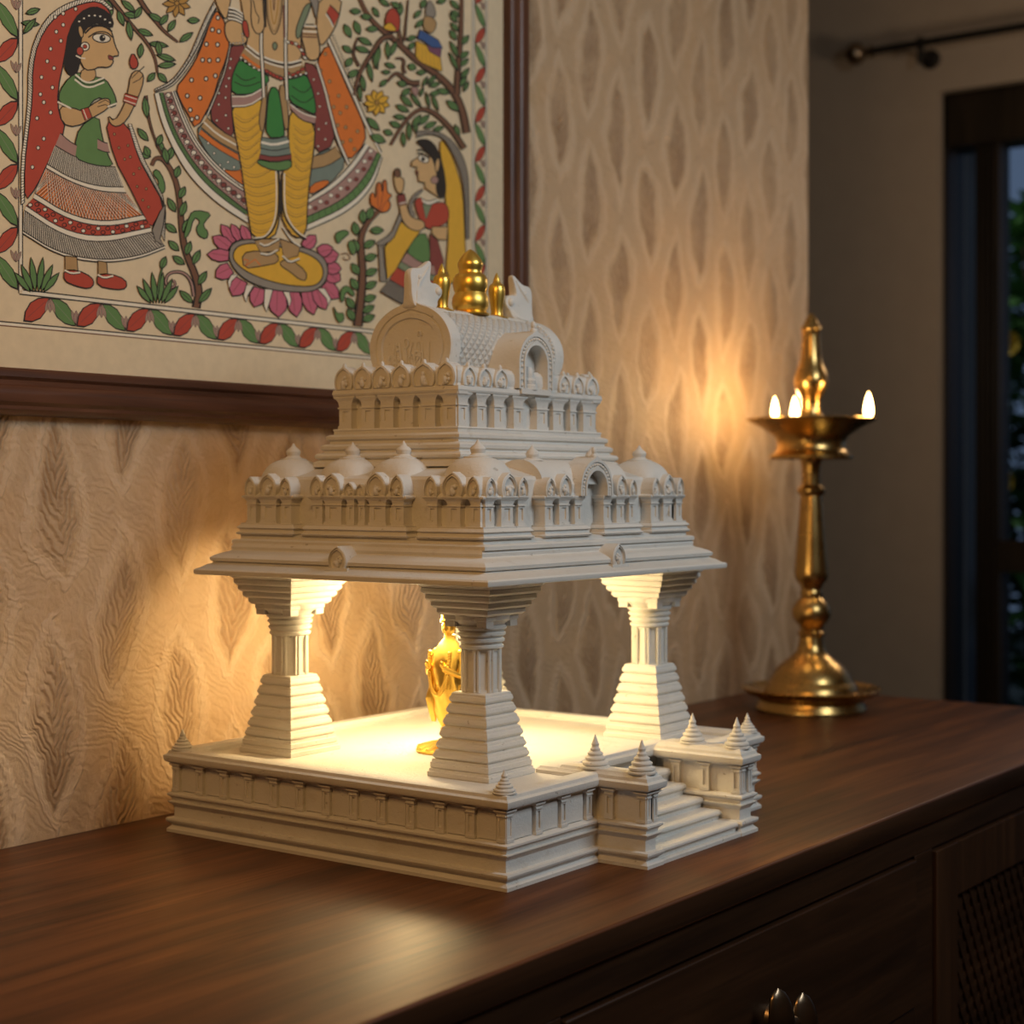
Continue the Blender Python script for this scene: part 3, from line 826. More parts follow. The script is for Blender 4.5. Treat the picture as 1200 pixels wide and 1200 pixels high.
# --- upper tier
UX0, UX1, UY0, UY1 = 0.0985, 0.3260, 0.1280, 0.2720
u = MB()
u.rect(UX0, UX1, UY0, UY1, [(0.0160, 0.3440), (0.0160, 0.3485), (0.0138, 0.3500), (0.0120, 0.3506), (0.0150, 0.3524), (0.0156, 0.3544), (0.0140, 0.3566), (0.0098, 0.3574), (0.0090, 0.3590), (0.0112, 0.3606),
     (0.0116, 0.3634), (0.0096, 0.3652), (0.0056, 0.3660), (0.0052, 0.3682), (0.0078, 0.3700), (0.0080, 0.3726), (0.0058, 0.3742), (0.0026, 0.3748), (0.0026, 0.3776), (0.0034, 0.3786), (0.0026, 0.3800), (-0.0080, 0.3803), (-0.0080, 0.4128)])
u.rect(UX0, UX1, UY0, UY1, [(-0.006, 0.4096), (0.0030, 0.4112), (0.0038, 0.4130), (0.0030, 0.4166), (0.0004, 0.4172), (0.0002, 0.4190), (0.0012, 0.4215), (0.0012, 0.4260), (0.0004, 0.4305), (-0.0022, 0.4338), (-0.0066, 0.4358), (-0.0130, 0.4364), (-0.03, 0.4366)])
upper = u.build('upper_tier', ST, T, ang=25)
fuL, fuF, fuR = Fr('L', UX0), Fr('F', UY0), Fr('R', UX1)
def pil2(fr, a, b):
    pilaster(fr, a, b, 0.3800, 0.4128, 0.0, 0.36, -0.012, cap=0.42).build('pilaster', ST, upper, ang=25)
def gab2(fr, c, w, h, seed, n1=0.0036, rows=1):
    m = MB(); gable(fr, c, 0.4168, w, h, n1, 0.016, m, rim=0.26, seed=seed, rows=rows)
    p = fr.P(c, n1-0.002, 0.4168+h+0.0010); m.ball(p, 0.0020, 8, sc=(1, 1, 1.8))
    m.build('arch_gable', ST, upper, ang=30)
for fr in (fuL, fuR):
    for a, b in ((0.2550, 0.2702), (0.2265, 0.2420), (0.2035, 0.2180), (0.1800, 0.1940), (0.1540, 0.1700), (0.1300, 0.1440)):
        pil2(fr, a, b)
    for i, c in enumerate((0.2620, 0.2385, 0.2155, 0.1920, 0.1650, 0.1390)):
        gab2(fr, c, 0.0225+(0.004 if i == 4 else 0), 0.0205, 40+i)
for a, b in ((0.1000, 0.1130), (0.1275, 0.1400), (0.1535, 0.1675), (0.1840, 0.1985), (0.2215, 0.2390), (0.2485, 0.2655), (0.2780, 0.2880), (0.3010, 0.3210)):
    pil2(fuF, a, b)
for i, (c, w) in enumerate(((0.1120, 0.0190), (0.1360, 0.0200), (0.1605, 0.0205), (0.2640, 0.0190), (0.2880, 0.0190), (0.3125, 0.0200))):
    gab2(fuF, c, w, 0.0170, 60+i, 0.0032)
# --- barrel roof with carved scales
YC, ZC0 = 0.2000, 0.4560
def hs_outline(hw, top, low, n=40, tip=0.0):
    pts = []
    for k in range(n+1):
        a = -math.radians(32)+(PI+2*math.radians(32))*k/n
        y = math.sin(a)
        pts.append((YC+hw*math.cos(a), ZC0+(y*top if y > 0 else y*low)+tip*max(0, 1-abs(math.cos(a))/0.22)))
    return pts
BX0, BX1 = 0.1260, 0.2970
o = hs_outline(0.0455, 0.0365, 0.0400)
sec = []
for x_, k_ in ((BX0, 1.0), (BX1, 1.0)):
    sec.append([(x_, YC+(a-YC)*k_, ZC0+(z-ZC0)*k_) for a, z in o])
NX = 36; vs = []; fs = []; uv = []
arc = [0]
for i in range(1, len(o)): arc.append(arc[-1]+math.hypot(o[i][0]-o[i-1][0], o[i][1]-o[i-1][1]))
for j in range(NX+1):
    x_ = BX0+(BX1-BX0)*j/NX
    for i, (a, z) in enumerate(o): vs.append((x_, a, z))
no = len(o)
for j in range(NX):
    for i in range(no-1): fs.append((j*no+i, j*no+i+1, (j+1)*no+i+1, (j+1)*no+i))
bm_ = MB().add(vs, fs)
barrel = bm_.build('barrel_roof', M['carved'], T, ang=60)
ul = barrel.data.uv_layers.new(name='uv')
for lp in barrel.data.loops:
    vi = lp.vertex_index; j, i = divmod(vi, no)
    ul.data[lp.index].uv = ((BX1-BX0)*j/NX, arc[i])
def end_gable(xf, sg, oz=1.0):                     # horseshoe end face looking along the ridge
    m = MB()
    def ringat(x_, hw, top, low, tip): return [(x_, YC+(a-YC)*oz, ZC0+(z-ZC0)*oz) for a, z in hs_outline(hw, top, low, 48, tip*(2-1/oz*1.0 if oz == 1.0 else 0))]
    X = lambda d: xf+sg*d
    m.rings([ringat(X(-0.016), 0.0470, 0.0375, 0.0400, 0.002), ringat(X(-0.0145), 0.0492, 0.0395, 0.0420, 0.004), ringat(X(-0.002), 0.0500, 0.0405, 0.0430, 0.006), ringat(X(0.0), 0.0490, 0.0396, 0.0425, 0.006),
             ringat(X(0.0), 0.0420, 0.0335, 0.0390, 0.002), ringat(X(-0.0016), 0.0412, 0.0328, 0.0384, 0.001), ringat(X(-0.0016), 0.0400, 0.0318, 0.0380, 0), ringat(X(0.0002), 0.0392, 0.0312, 0.0376, 0),
             ringat(X(0.0002), 0.0345, 0.0268, 0.0350, 0), ringat(X(-0.0018), 0.0335, 0.0260, 0.0345, 0)], cap0=True, cap1=True, closed=True)
    # scroll relief inside
    rnd = random.Random(5)
    for k in range(15):
        a = YC+rnd.uniform(-0.024, 0.024); z = ZC0+rnd.uniform(-0.016, 0.012)
        pts = []
        ph = rnd.uniform(0, 2*PI); dr_ = rnd.choice((-1, 1)); R0 = rnd.uniform(0.0028, 0.0052)
        for q in range(12):
            tt = q/11; R_ = R0*(1-0.75*tt); an = ph+dr_*tt*5.2
            pts.append((X(-0.0014), a+R_*math.cos(an), z+R_*1.25*math.sin(an)))
        m.tube(pts, [0.0013*(1-0.5*q/11) for q in range(12)], 6)
    for k in range(9):                      # stems
        a = YC-0.022+0.0055*k
        m.tube([(X(-0.0014), a, ZC0-0.020), (X(-0.0008), a+0.002*math.sin(k*2.1), ZC0-0.010), (X(-0.0014), a+0.003*math.sin(k*1.3), ZC0+0.004)], 0.0008, 6)
    return m.build('end_gable', ST, barrel, ang=30)
end_gable(0.1180, -1)
end_gable(0.3050, 1, 0.93)
# beaded hem beside each end gable
for xb in (0.1360, 0.2870):
    m = MB()
    for i in range(2, no-2): m.ball((xb, YC+(o[i][0]-YC)*1.005, ZC0+(o[i][1]-ZC0)*1.005), 0.0016, 6)
    m.build('bead_band', ST, barrel, ang=60)
ridge = MB()
ridge.rect(0.1400, 0.2840, YC-0.010, YC+0.010, [(0.002, 0.4880), (0.002, 0.4920), (-0.001, 0.4940), (-0.004, 0.4948)])
ridge.build('ridge', ST, barrel, ang=30)
# horned crests: outline in (x, z), rounded thickness along y
def crest(mirror):
    P_ = [(0.1165, 0.4900), (0.1150, 0.5000), (0.1148, 0.5120), (0.1140, 0.5225), (0.1156, 0.5272), (0.1200, 0.5298), (0.1277, 0.5298), (0.1352, 0.5330), (0.1440, 0.5392), (0.1470, 0.5375),
          (0.1448, 0.5300), (0.1426, 0.5220), (0.1436, 0.5182), (0.1470, 0.5176), (0.1530, 0.5178), (0.1590, 0.5150), (0.1616, 0.5105), (0.1600, 0.5060), (0.1540, 0.5020), (0.1520, 0.4950), (0.1400, 0.4890)]
    if mirror:
        P_ = [(0.4230-x_, z_) for x_, z_ in P_]
    for _ in range(2):
        Q = []
        for i in range(len(P_)):
            a, b = P_[i], P_[(i+1) % len(P_)]
            Q += [(a[0]*0.75+b[0]*0.25, a[1]*0.75+b[1]*0.25), (a[0]*0.25+b[0]*0.75, a[1]*0.25+b[1]*0.75)]
        P_ = Q
    cx = sum(p[0] for p in P_)/len(P_); cz = sum(p[1] for p in P_)/len(P_)
    m = MB(); rr = []
    for y_, k in ((-0.0085, 0.86), (-0.0070, 0.97), (-0.0035, 1.0), (0.0035, 1.0), (0.0070, 0.97), (0.0085, 0.86)):
        rr.append([(cx+(x_-cx)*k, YC+y_*(0.62+0.9*math.exp(-(max(0.489, z_)-0.489)/0.006)-0.25*max(0, (z_-0.515)/0.025)), cz+(z_-cz)*k) for x_, z_ in P_])
    m.rings(rr)
    s_ = -1 if mirror else 1
    ex = 0.2115+s_*(0.1535-0.2115)
    for sy in (-1, 1):
        m.ball((ex, YC+sy*0.0045, 0.5105), 0.0046, 12); m.ball((0.2115+s_*(0.127-0.2115), YC+sy*0.0036, 0.5215), 0.0028, 10)
        pts = [(0.2115+s_*(xx-0.2115), YC+sy*0.0083*(0.62+0.9*math.exp(-(zz-0.489)/0.006)-0.25*max(0, (zz-0.515)/0.025)), zz) for xx, zz in ((0.120, 0.496), (0.122, 0.508), (0.126, 0.517), (0.134, 0.524), (0.142, 0.533))]
        m.tube(pts, [0.0018, 0.0020, 0.0020, 0.0016, 0.0008], 8)
    return m.build('horned_crest', ST, barrel, ang=40)
crest(False); crest(True)
# dormer on the front slope with a small shrine stone inside
fd = Fr('F', 0.1280)
dm = niche(fd, 0.2125, 0.4420, 0.4180, 0.0265, 0.0052, 0.048, upper, 'arched_dormer', 1.02)
dvb = MB(); fbox(dvb, fd, 0.1940, 0.2310, -0.012, -0.0085, 0.4160, 0.4640); dvb.build('dormer_back', ST, upper)
lg = MB(); c = fd.P(0.2085, -0.002, 0.4172)
lg.lathe(c, [(0.0095, 0), (0.0095, 0.004), (0.0078, 0.005), (0.0084, 0.009), (0.0072, 0.0105), (0.0056, 0.0115), (0.0060, 0.0155), (0.0056, 0.0190), (0.0036, 0.0218), (0.0006, 0.0226)], 20)
lg.build('shrine_stone', ST, upper, ang=35)
fs_ = MB(); fbox(fs_, fd, 0.1885, 0.2365, -0.02, 0.0062, 0.4126, 0.4182); fs_.build('dormer_sill', ST, upper, ang=25, bevel=0.0005)

# --- gold pot finials on the ridge
def kalasha(cx, prof, label):
    k = MB().lathe((cx, YC, 0.4930), prof, 40).build('pot_finial', M['gold'], T, ang=40)
    return lab(k, label)
g_ = 0.000146
bigp = [(128, 0), (130, 8), (112, 16), (106, 26), (118, 46), (125, 80), (119, 118), (107, 140), (104, 148), (113, 168), (118, 206), (113, 244), (98, 268), (80, 278), (76, 290), (78, 306), (86, 328), (85, 344), (80, 360), (66, 384), (46, 408), (26, 426), (10, 437), (1, 440)]
smlp = [(80, 0), (82, 6), (60, 12), (44, 22), (40, 44), (44, 80), (50, 120), (56, 160), (58, 190), (54, 216), (46, 230), (34, 238), (27, 246), (24, 262), (16, 284), (7, 304), (1, 313)]
def smooth_prof(p, k): return [(r*k, h*k) for r, h in p]
kalasha(0.2105, smooth_prof(bigp, g_), 'large gold pot finial in the middle of the ridge')
kalasha(0.1660, smooth_prof(smlp, g_), 'small slim gold finial left of the large pot')
kalasha(0.2535, smooth_prof(smlp, g_), 'small slim gold finial right of the large pot')

# ------------------------------------------------------------------ gold figurine inside
IX, IY, IZ = 0.1800, 0.2020, FLZ
idol = empty('gold_figurine', (IX, IY, IZ), 'shiny gold standing figurine on a lotus base behind the front column of the miniature temple', 'figurine')
b = MB()
b.lathe((IX-0.004, IY+0.0025, IZ), [(0.0265, 0), (0.0275, 0.0016), (0.0275, 0.0030), (0.0200, 0.0056)]+[], 36)
b.lathe((IX, IY, IZ), [(0.0160, 0.0040), (0.0150, 0.0058), (0.0100, 0.0075), (0.0060, 0.0095), (0.0050, 0.0130), (0.0056, 0.0180), (0.0085, 0.0205), (0.0085, 0.0225)], 36)
for k in range(16):
    a = 2*PI*k/16
    b.tube([(IX-0.004+0.0265*math.cos(a), IY+0.0025+0.0265*math.sin(a), IZ+0.0032), (IX-0.002+0.0165*math.cos(a), IY+0.001+0.0165*math.sin(a), IZ+0.0066), (IX+0.0075*math.cos(a), IY+0.0075*math.sin(a), IZ+0.0092)], [0.0026, 0.0024, 0.0012], 8)
b.build('lotus_base', M['gold'], idol, ang=40)
bd_ = MB(); rr = []
body = [(0.0060, 0.019), (0.0090, 0.024), (0.0125, 0.030), (0.0150, 0.040), (0.0158, 0.048), (0.0176, 0.056), (0.0182, 0.064), (0.0172, 0.070), (0.0180, 0.078), (0.0184, 0.086), (0.0165, 0.093), (0.0125, 0.099), (0.0090, 0.104), (0.0056, 0.108), (0.0050, 0.112)]
for r_, h_ in body:
    ring = []
    for i in range(36):
        a = 2*PI*i/36
        f_ = 1+0.085*math.sin(8*a+h_*190)*(1 if h_ < 0.075 else 0.5)
        ring.append((IX+r_*f_*0.95*math.cos(a)+0.002*math.sin(h_*60), IY+r_*f_*1.05*math.sin(a), IZ+h_))
    rr.append(ring)
bd_.rings(rr)
# head with face
hc = Vector((IX-0.001, IY, IZ+0.119))
bd_.ball(hc, 0.0074, 18, sc=(0.95, 0.9, 1.15))
bd_.ball(hc+Vector((-0.0070, 0, -0.0005)), 0.0016, 8)
for sy in (-1, 1):
    bd_.ball(hc+Vector((-0.0060, sy*0.0026, 0.0014)), 0.0011, 8); bd_.ball(hc+Vector((0.0005, sy*0.0068, -0.0006)), 0.0018, 8, sc=(0.7, 0.6, 1.5))
bd_.ball(hc+Vector((-0.0062, 0, -0.0036)), 0.0013, 8, sc=(0.7, 1.5, 0.6))
bd_.build('body', M['gold'], idol, ang=70)
cr = MB()
cr.lathe(hc+Vector((0, 0, 0.0050)), [(0.0078, 0), (0.0082, 0.002), (0.0068, 0.004), (0.0070, 0.007), (0.0048, 0.011), (0.0050, 0.013), (0.0022, 0.018), (0.0004, 0.023)], 22)
cr.build('crown', M['gold'], idol, ang=35)
for sy in (-1, 1):
    ar = MB()
    sh = Vector((IX-0.002, IY+sy*0.0140, IZ+0.094)); el = Vector((IX-0.008, IY+sy*0.0185, IZ+0.074)); ha = Vector((IX-0.021, IY+sy*0.0090, IZ+0.082))
    ar.tube([sh, sh.lerp(el, 0.5), el, el.lerp(ha, 0.5), ha], [0.0044, 0.0042, 0.0036, 0.0032, 0.0026], 12)
    for j in range(5):
        d_ = Vector((-0.45, -0.05*sy+(j-2)*0.16, 0.8)).normalized()*(0.0075-abs(j-2)*0.0006)
        if j == 0: d_ = Vector((-0.1, 0.8*sy, 0.5)).normalized()*0.005
        ar.tube([ha, ha+d_*0.6, ha+d_+Vector((0.001, 0, 0))], [0.0013, 0.0011, 0.0007], 7)
    ar.ball(sh, 0.0046, 10)
    ar.build('arm', M['gold'], idol, ang=60)
gd = MB(); 
for k in range(46):
    a = PI*1.06*k/45+PI*-0.03
    gd.ball((IX-0.0150-0.004*math.sin(a), IY+0.0120*math.cos(a), IZ+0.092-0.036*math.sin(a)), 0.0022, 7)
for hh_ in (0.062, 0.064):
    for k in range(28):
        a = 2*PI*k/28; gd.ball((IX+0.0178*math.cos(a), IY+0.0186*math.sin(a), IZ+hh_), 0.0015, 6)
gd.build('garland', M['gold'], idol, ang=60)
for sy in (-1, 1):
    sw = MB()
    for j in range(3):
        y_ = IY+sy*(0.0125+j*0.0018)
        sw.tube([(IX-0.006, y_, IZ+0.064), (IX-0.010, y_+sy*0.001, IZ+0.050), (IX-0.007, y_, IZ+0.038), (IX-0.006, y_, IZ+0.028)], [0.0028, 0.0034, 0.0030, 0.0008], 8)
    sw.build('sash', M['gold'], idol, ang=60)

# ------------------------------------------------------------------ brass oil lamp
LX, LY = 1.1400, 0.2900
lamp = empty('oil_lamp', (LX, LY, 0), 'tall brass oil lamp with burning wicks at the far right end of the sideboard', 'oil lamp')
K = 0.00125
def lz(y): return (833-y)*K
def lp(pairs): return [(max(0.0003, r*K), lz(y)) for r, y in pairs]
MB().lathe((LX, LY, 0), [(0.076, 0), (0.080, 0.0015), (0.080, 0.004), (0.0775, 0.007), (0.0755, 0.014), (0.0790, 0.0185), (0.0900, 0.0215), (0.0995, 0.0285), (0.1010, 0.0315), (0.0990, 0.0325), (0.0900, 0.0270), (0.0700, 0.0235), (0.03, 0.0232)], 64).build('base', M['brass'], lamp, ang=40)
MB().lathe((LX, LY, 0), lp([(55, 814), (54, 809), (51, 802), (48, 800), (47, 797), (44, 791), (38, 783), (30, 776), (22, 770), (17, 764), (15, 756), (14, 748), (15.5, 746), (15.5, 743), (13, 741), (14, 736), (19, 730), (22, 724), (22.5, 718), (20, 711), (15, 705), (12, 702), (13, 699), (13, 696), (11.5, 693), (13, 688), (18, 682), (19.5, 677), (19.5, 672), (18, 655), (16, 630), (13.5, 600), (12.5, 588), (12, 584), (15, 582), (16, 579), (16, 576), (13, 573), (11, 571), (10.5, 560), (11, 548), (13, 541), (16, 538)]), 48).build('stem', M['brass'], lamp, ang=40)
MB().lathe((LX, LY, 0), lp([(14, 539), (46, 541.5), (48, 540), (48, 537), (43, 533.5), (40, 529), (39.5, 521), (42, 515), (50, 509), (60, 503), (70, 498.5), (75, 496), (75.5, 494.5), (74, 493.5), (68, 496), (58, 501), (40, 505), (12, 505)]), 64).build('oil_dish', M['brass'], lamp, ang=40)
MB().lathe((LX, LY, 0), lp([(20, 505), (20, 499), (17, 495), (14, 491), (12.5, 486), (11.5, 478), (12, 471), (15, 464), (19, 457), (20, 450), (19, 443), (16, 436), (13.5, 429), (12, 420), (11, 408), (10.5, 398), (10.5, 392), (12, 389.5), (11, 387), (9, 384), (7, 379), (4, 374), (0.5, 371)]), 40).build('finial', M['brass'], lamp, ang=40)
flames = []
def flame(px_, hpx, back, R_=0.0865):
    best = None                                   # place on the dish where this flame is seen
    for k in range(360):
        a = 2*PI*k/360; q_ = Vector((LX+R_*math.cos(a), LY+R_*math.sin(a), 0)); d_ = q_-CAM
        if ((q_-Vector((LX, LY, 0))).dot(FWD) > 0) != back: continue
        e_ = abs(600+FPX*d_.dot(RGT)/d_.dot(FWD)-px_)
        if best is None or e_ < best[0]: best = (e_, q_)
    p = best[1]
    z0 = lz(497)
    wk = MB(); cdir = (Vector((LX, LY, 0))-p).normalized()
    wk.tube([p+cdir*0.030+Vector((0, 0, z0-0.004)), p+cdir*0.012+Vector((0, 0, z0-0.001)), p+Vector((0, 0, z0+0.005))], [0.0030, 0.0030, 0.0018], 8)
    wk.build('wick', M['wick'], lamp)
    h_ = hpx*K
    f_ = MB().lathe((p.x, p.y, z0+0.002), [(h_*0.06, 0), (h_*0.14, h_*0.08), (h_*0.18, h_*0.22), (h_*0.18, h_*0.38), (h_*0.14, h_*0.58), (h_*0.10, h_*0.78), (h_*0.04, h_*0.92), (0.0002, h_)], 16)
    f_.build('flame', M['flame'], lamp, ang=80)
    flames.append(p+Vector((0, 0, z0+h_*0.5)))
flame(908, 25, False); flame(931.5, 31, True, 0.062); flame(1018, 31, False)

# ------------------------------------------------------------------ framed painting on the papered wall
CY = WY-0.006
PX0, PX1, PZ0, PZ1 = -0.2150, 0.6135, 0.4318, 1.110
pic = empty('framed_painting', ((PX0+PX1)/2, CY, (PZ0+PZ1)/2), 'folk art painting of standing figures and leafy branches in a wide dark wooden frame', 'painting')
FPROF = [(-0.010, WY-0.0005), (0.0, WY-0.001), (-0.0005, WY-0.017), (0.0025, WY-0.0205), (0.0075, WY-0.0215), (0.0105, WY-0.0185), (0.0145, WY-0.0185), (0.0170, WY-0.0225), (0.0230, WY-0.0250), (0.0300, WY-0.0245),
         (0.0335, WY-0.0205), (0.0365, WY-0.0205), (0.0395, WY-0.0165), (0.0415, WY-0.010), (0.0418, WY-0.0005)]
cs = [(PX0, PZ0), (PX1, PZ0), (PX1, PZ1), (PX0, PZ1)]; sg = [(-1, -1), (1, -1), (1, 1), (-1, 1)]
for k in range(4):
    (xa, za), (xb, zb) = cs[k], cs[(k+1) % 4]; sa, sb_ = sg[k], sg[(k+1) % 4]
    m = MB(); ra = [(xa+sa[0]*o, y, za+sa[1]*o) for o, y in FPROF]; rb = [(xb+sb_[0]*o, y, zb+sb_[1]*o) for o, y in FPROF]
    m.rings([ra, rb])
    m.build('frame_rail', M['frame_wood'] if k % 2 == 0 else M['frame_wood_v'], pic, ang=40)
PAL = dict(cream=(0.78, 0.64, 0.43), red=(0.47, 0.065, 0.035), green=(0.125, 0.25, 0.08), green2=(0.045, 0.235, 0.05), orange=(0.72, 0.19, 0.03), yellow=(0.76, 0.43, 0.04), brown=(0.19, 0.085, 0.045),
           black=(0.022, 0.016, 0.013), white=(0.84, 0.77, 0.63), grey=(0.30, 0.26, 0.21), pink=(0.58, 0.14, 0.21), skin=(0.66, 0.42, 0.19), skin2=(0.60, 0.38, 0.17), blue=(0.05, 0.11, 0.29),
           maroon=(0.25, 0.055, 0.045), rose=(0.42, 0.25, 0.21), teal=(0.20, 0.25, 0.21), gold=(0.50, 0.27, 0.06), purple=(0.20, 0.075, 0.13), tan=(0.45, 0.28, 0.12), sage=(0.22, 0.27, 0.16))
PN = list(PAL); PMAT = [simple('pigment_'+k, c, 0.75, 0, 0.0, 90, 0.10) for k, c in PAL.items()]
pm = MB(); LAY = [0]
def PT(u, v): return on_y(u, v, CY)
def quad_layer(): LAY[0] += 1; return CY-0.0001-LAY[0]*9e-7
def put(pts, col, world=False):
    y = quad_layer()
    w = [(p.x, y, p.z) for p in (PT(*q) for q in pts)] if not world else [(q[0], y, q[1]) for q in pts]
    pm.add(w, [tuple(range(len(w)))], PN.index(col))
def chaikin(P, n=1, closed=True):
    for _ in range(n):
        Q = []; L = len(P)
        for i in range(L if closed else L-1):
            a, b = P[i], P[(i+1) % L]
            Q += [(a[0]*0.75+b[0]*0.25, a[1]*0.75+b[1]*0.25), (a[0]*0.25+b[0]*0.75, a[1]*0.25+b[1]*0.75)]
        P = Q if closed else [P[0]]+Q+[P[-1]]
    return P
def stroke(P, w=1.0, col='black', closed=False, smooth=0, taper=None):
    if col == 'black': w *= 1.4
    if smooth: P = chaikin(P, smooth, closed)
    if closed: P = list(P)+[P[0], P[1]]
    y = quad_layer(); L = []; R_ = []
    n = len(P)
    for i, p in enumerate(P):
        a = P[max(i-1, 0)]; b = P[min(i+1, n-1)]
        dx, dy = b[0]-a[0], b[1]-a[1]; l = math.hypot(dx, dy) or 1
        ww = w/2 if taper is None else (w+(taper-w)*i/(n-1))/2
        L.append((p[0]-dy/l*ww, p[1]+dx/l*ww)); R_.append((p[0]+dy/l*ww, p[1]-dx/l*ww))
    vs = []
    for q in L+R_:
        t_ = PT(*q); vs.append((t_.x, y, t_.z))
    pm.add(vs, [(i, i+1, n+i+1, n+i) for i in range(n-1)], PN.index(col))
def shape(P, col, ow=1.0, sm=1, oc='black'):
    P = chaikin(P, sm) if sm else P
    put(P, col)
    if ow: stroke(P, ow, oc, True)
def lerpP(P, t):
    L = [0]
    for i in range(1, len(P)): L.append(L[-1]+math.hypot(P[i][0]-P[i-1][0], P[i][1]-P[i-1][1]))
    d = t*L[-1]
    for i in range(1, len(P)):
        if d <= L[i]+1e-9:
            k = (d-L[i-1])/max(1e-9, L[i]-L[i-1]); return (P[i-1][0]+(P[i][0]-P[i-1][0])*k, P[i-1][1]+(P[i][1]-P[i-1][1])*k)
    return P[-1]
def hatch(A, B, n, w=0.6, col='black', skew=0.0, a0=0.02, b0=0.98, jit=0.0):
    y = quad_layer(); rnd = random.Random(n)
    for i in range(n):
        t = i/(n-1); a = lerpP(A, min(1, max(0, t+jit*rnd.uniform(-1, 1)))); b = lerpP(B, min(1, max(0, t+skew)))
        p = (a[0]+(b[0]-a[0])*a0, a[1]+(b[1]-a[1])*a0); q = (a[0]+(b[0]-a[0])*b0, a[1]+(b[1]-a[1])*b0)
        dx, dy = q[0]-p[0], q[1]-p[1]; l = math.hypot(dx, dy) or 1; ox, oy = -dy/l*w/2, dx/l*w/2
        vs = []
        for s_ in ((p[0]-ox, p[1]-oy), (q[0]-ox, q[1]-oy), (q[0]+ox, q[1]+oy), (p[0]+ox, p[1]+oy)):
            t_ = PT(*s_); vs.append((t_.x, y, t_.z))
        pm.add(vs, [(0, 1, 2, 3)], PN.index(col))
def bandp(A, B, col, ow=1.0, sm=2):
    A = chaikin(A, sm, False); B = chaikin(B, sm, False)
    put(A+B[::-1], col)
    if ow: stroke(A, ow); stroke(B, ow)
    return A, B
def ell(c, rx, ry, col, ow=0.8, rot=0.0, n=18):
    P = []
    for i in range(n):
        a = 2*PI*i/n; x, y = rx*math.cos(a), ry*math.sin(a)
        P.append((c[0]+x*math.cos(rot)-y*math.sin(rot), c[1]+x*math.sin(rot)+y*math.cos(rot)))
    put(P, col)
    if ow: stroke(P, ow, 'black', True)
def dots(cs_, r, col='white', ow=0.7):
    for c in cs_: ell(c, r, r*1.15, col, ow, 0, 8)
def leaf(c, ang, L, W, col='green', ow=0.9, mid=True):
    ca, sa = math.cos(ang), math.sin(ang); P = []
    for s_, w_ in ((0, 0), (0.2, 0.62), (0.45, 1), (0.7, 0.8), (0.9, 0.3), (1, 0), (0.9, -0.3), (0.7, -0.8), (0.45, -1), (0.2, -0.62)):
        x, y = s_*L, w_*W/2; P.append((c[0]+x*ca-y*sa, c[1]+x*sa+y*ca))
    put(P, col)
    if ow: stroke(P, ow, 'black', True)
    if mid: stroke([P[0], ((P[0][0]+P[5][0])/2, (P[0][1]+P[5][1])/2), P[5]], 0.5, 'black')
def branch(P, w0, w1, leaves=0, L=17, W=7, side=0, col='brown', a0=0.05, a1=1.0, lean=0.75, lcol='green', sd=1):
    P = chaikin(P, 2, False); rnd = random.Random(sd)
    for k in range(leaves):
        t = a0+(a1-a0)*k/max(1, leaves-1); p = lerpP(P, t); q = lerpP(P, min(1, t+0.02)); o_ = lerpP(P, max(0, t-0.02))
        an = math.atan2(q[1]-o_[1], q[0]-o_[0]); s_ = side if side else (1 if k % 2 else -1)
        leaf(p, an+s_*(lean+rnd.uniform(-0.2, 0.2)), L*rnd.uniform(0.85, 1.15), W, lcol)
    stroke(P, w0+1.4, 'black', taper=w1+1.2); stroke(P, w0, col, taper=w1)
def flower(c, r, n, col, ow=0.8, rot=0.0, wf=0.5):
    for k in range(n): leaf(c, rot+2*PI*k/n, r, r*wf, col, ow, False)
    ell(c, r*0.16, r*0.16, 'gold', 0.6)
Z1 = lambda P: [(x/3.75, y/3.75) for x, y in P]
Z2 = lambda P: [(180+x/4.2857, y/4.2857) for x, y in P]
Z3 = lambda P: [(380+x/4.2857, y/4.2857) for x, y in P]
Z4 = lambda P: [(x/3.75, 230+y/3.75) for x, y in P]
Z5 = lambda P: [(220+x/5, 200+y/5) for x, y in P]
Z7 = lambda P: [(240+x/7.5, y/7.5) for x, y in P]
Z8 = lambda P: [(430+x/8.571, 190+y/8.571) for x, y in P]
Z9 = lambda P: [(400+x/7.06, y/7.06) for x, y in P]
ZA = lambda P: [(160+x/10, y/10) for x, y in P]
# backing sheet and ruled border
pm.box(PX0-0.001, PX1+0.001, CY, WY-0.001, PZ0-0.001, PZ1+0.001, PN.index('cream'))
IXL, IXR, IZB, IZT = -0.1186, 0.5490, 0.5050, 1.040
OXL, OXR, OZB, OZT = -0.1508, 0.5762, 0.4745, 1.070
def wr(x0, x1, z0, z1, col): put([(x0, z0), (x1, z0), (x1, z1), (x0, z1)], col, True)
for d, c, t_ in ((0, 'black', 0.0012), (0.0042, 'black', 0.0012), (0.0012, 'white', 0.0030)):
    wr(IXL-d-t_, IXL-d, IZB-d, IZT, c); wr(IXR+d, IXR+d+t_, IZB-d, IZT, c); wr(IXL-d, IXR+d, IZB-d-t_, IZB-d, c)
for d, c, t_ in ((0, 'black', 0.0012), (0.0036, 'brown', 0.0011), (0.0012, 'white', 0.0024)):
    wr(OXL-d-t_, OXL-d, OZB-d, OZT, c); wr(OXR+d, OXR+d+t_, OZB-d, OZT, c); wr(OXL-d, OXR+d, OZB-d-t_, OZB-d, c)
